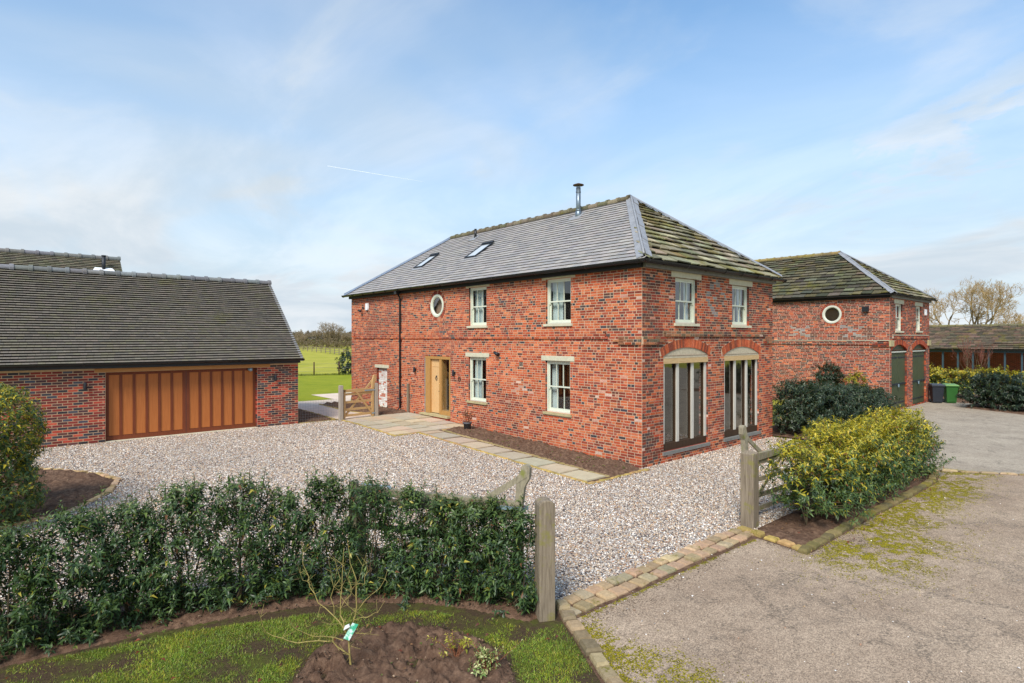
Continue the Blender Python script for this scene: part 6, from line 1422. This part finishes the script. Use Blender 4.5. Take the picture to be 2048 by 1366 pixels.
lt = thing('gate_latch', 'galvanised latch on the end of the open gate behind the front hedge', 'latch', (-8.72, -1.80, 1.32)); d_ = Vector((math.cos(a), math.sin(a), 0)); o_ = Vector((-7.62, -3.72, 1.35)) + d_ * 2.1
m = MB(); m.bar(o_ - d_ * .16, o_ + d_ * .3, .03, .012); m.build('throw_over_loop', M['galv'], lt)
m = MB(); m.bar(o_ - d_ * .16 + Vector((0, 0, -.05)), o_ - d_ * .16 + Vector((0, 0, .01)), .03, .02); m.build('hanger', M['galv'], lt)
post('gate_post', 'pale square timber post at the latch end of the small garden gate', -3.14, 11.10, .14, .14, 1.30, 0, 'postnew', 'flat', 'garden gate posts')
post('gate_post', 'weathered square timber post at the hinge end of the small garden gate', -1.60, 11.32, .15, .15, 1.30, 0, 'postnew', 'flat', 'garden gate posts')
ag = math.atan2(11.12 - 11.28, -3.07 + 1.72)
five_bar('garden_gate', 'small golden oak garden gate with diagonal braces between two posts', -1.72, 11.29, ag, 1.32, 1.13, 1.62, 'gateoak', None, -1, 5)
tp_ = thing('timber_stake', 'thin weathered stake standing against the house wall by the downpipe', 'stake', (-.08, 11.5, .3)); m = MB(); m.box(-.10, -.03, 11.42, 11.52, .28, 1.55); m.build('stake_board', M['oakgrey'], tp_)
mf = thing('mesh_fence', 'fine wire mesh panel between garage corner and the garden gate', 'fence', (-3.9, 11.25, .36))
m = MB()
for k in range(16): x = -4.55 + k * .09; yy = 11.36 - (x + 4.55) / 1.4 * .22; m.bar((x, yy, .38), (x, yy, 1.18), .003, .003)
m.build('vertical_wires', M['wire'], mf, stuff=True)
m = MB()
for k in range(9): m.bar((-4.56, 11.36, .40 + k * .095), (-3.2, 11.14, .40 + k * .095), .003, .003)
m.build('horizontal_wires', M['wire'], mf, stuff=True)
# wheelie bins
def bin_(label, x, y, ang, body, lid):
    t = thing('wheelie_bin', label, 'bin', (x, y, 0), ang, 'wheelie bins'); m = MB(); w0, w1, d0, d1, h = .21, .27, .22, .33, .92
    m.hexa([(-w0, -d0, .03), (w0, -d0, .03), (w0, d0 * .7, .03), (-w0, d0 * .7, .03), (-w1, -d1, h), (w1, -d1, h), (w1, d1 * .9, h), (-w1, d1 * .9, h)]); o = m.local('body', body, t)
    b = o.modifiers.new('b', 'BEVEL'); b.width = .03; b.segments = 2
    m = MB(); m.box(-w1 - .02, w1 + .02, -d1 - .02, d1, h - .05, h); m.local('rim', body, t)
    m = MB(); m.hexa([(-w1 - .03, -d1 - .04, h + .002), (w1 + .03, -d1 - .04, h + .002), (w1 + .03, d1, h + .002), (-w1 - .03, d1, h + .002), (-w1, -d1, h + .05), (w1, -d1, h + .05), (w1, d1 - .05, h + .09), (-w1, d1 - .05, h + .09)]); m.local('lid', lid, t)
    m = MB(); m.tube([(-.2, d1 + .05, h - .01), (.2, d1 + .05, h - .01)], .016, 8); m.local('handle', body, t)
    for sx in (-1, 1): m = MB(); m.tube([(sx * .20, .22, .10), (sx * .26, .22, .10)], .10, 14); m.local('wheel', M['iron'], t)
    m = MB(); m.box(-.13, .13, -d0 - .025, -d0 - .01, .12, .16); m.local('foot_plate', body, t)
bin_('black wheelie bin next to the far barn corner', 24.40, -.92, R(-62), M['blackbin'], M['blackbin'])
bin_('green wheelie bin beside the far dark hedge', 24.86, -1.42, R(-62), M['greenbin'], M['greenlid'])
# vapour trail high in the sky
m = MB(); D1 = np.array([.6612, .7503, 0]); 
def skyp(px, py, dep): q = CAM + Vector(D1 * dep) + Vector(CR) * ((px - 1024) / 1167.15 * dep); return (q.x, q.y, 3.4 - (py - 676.5) / 1167.15 * dep)
m.tube([skyp(655, 332, 3600), skyp(720, 342.7, 3700), skyp(790, 354.2, 3800), skyp(850, 364, 3900)], [1.5, 1.4, .9, .4], 8)
tag(m.build('vapour_trail', plain('vapour', (.9, .92, .95), 1, 0, 0, 1, 0)), 'thin white vapour trail high in the sky above the house ridge', 'vapour trail')
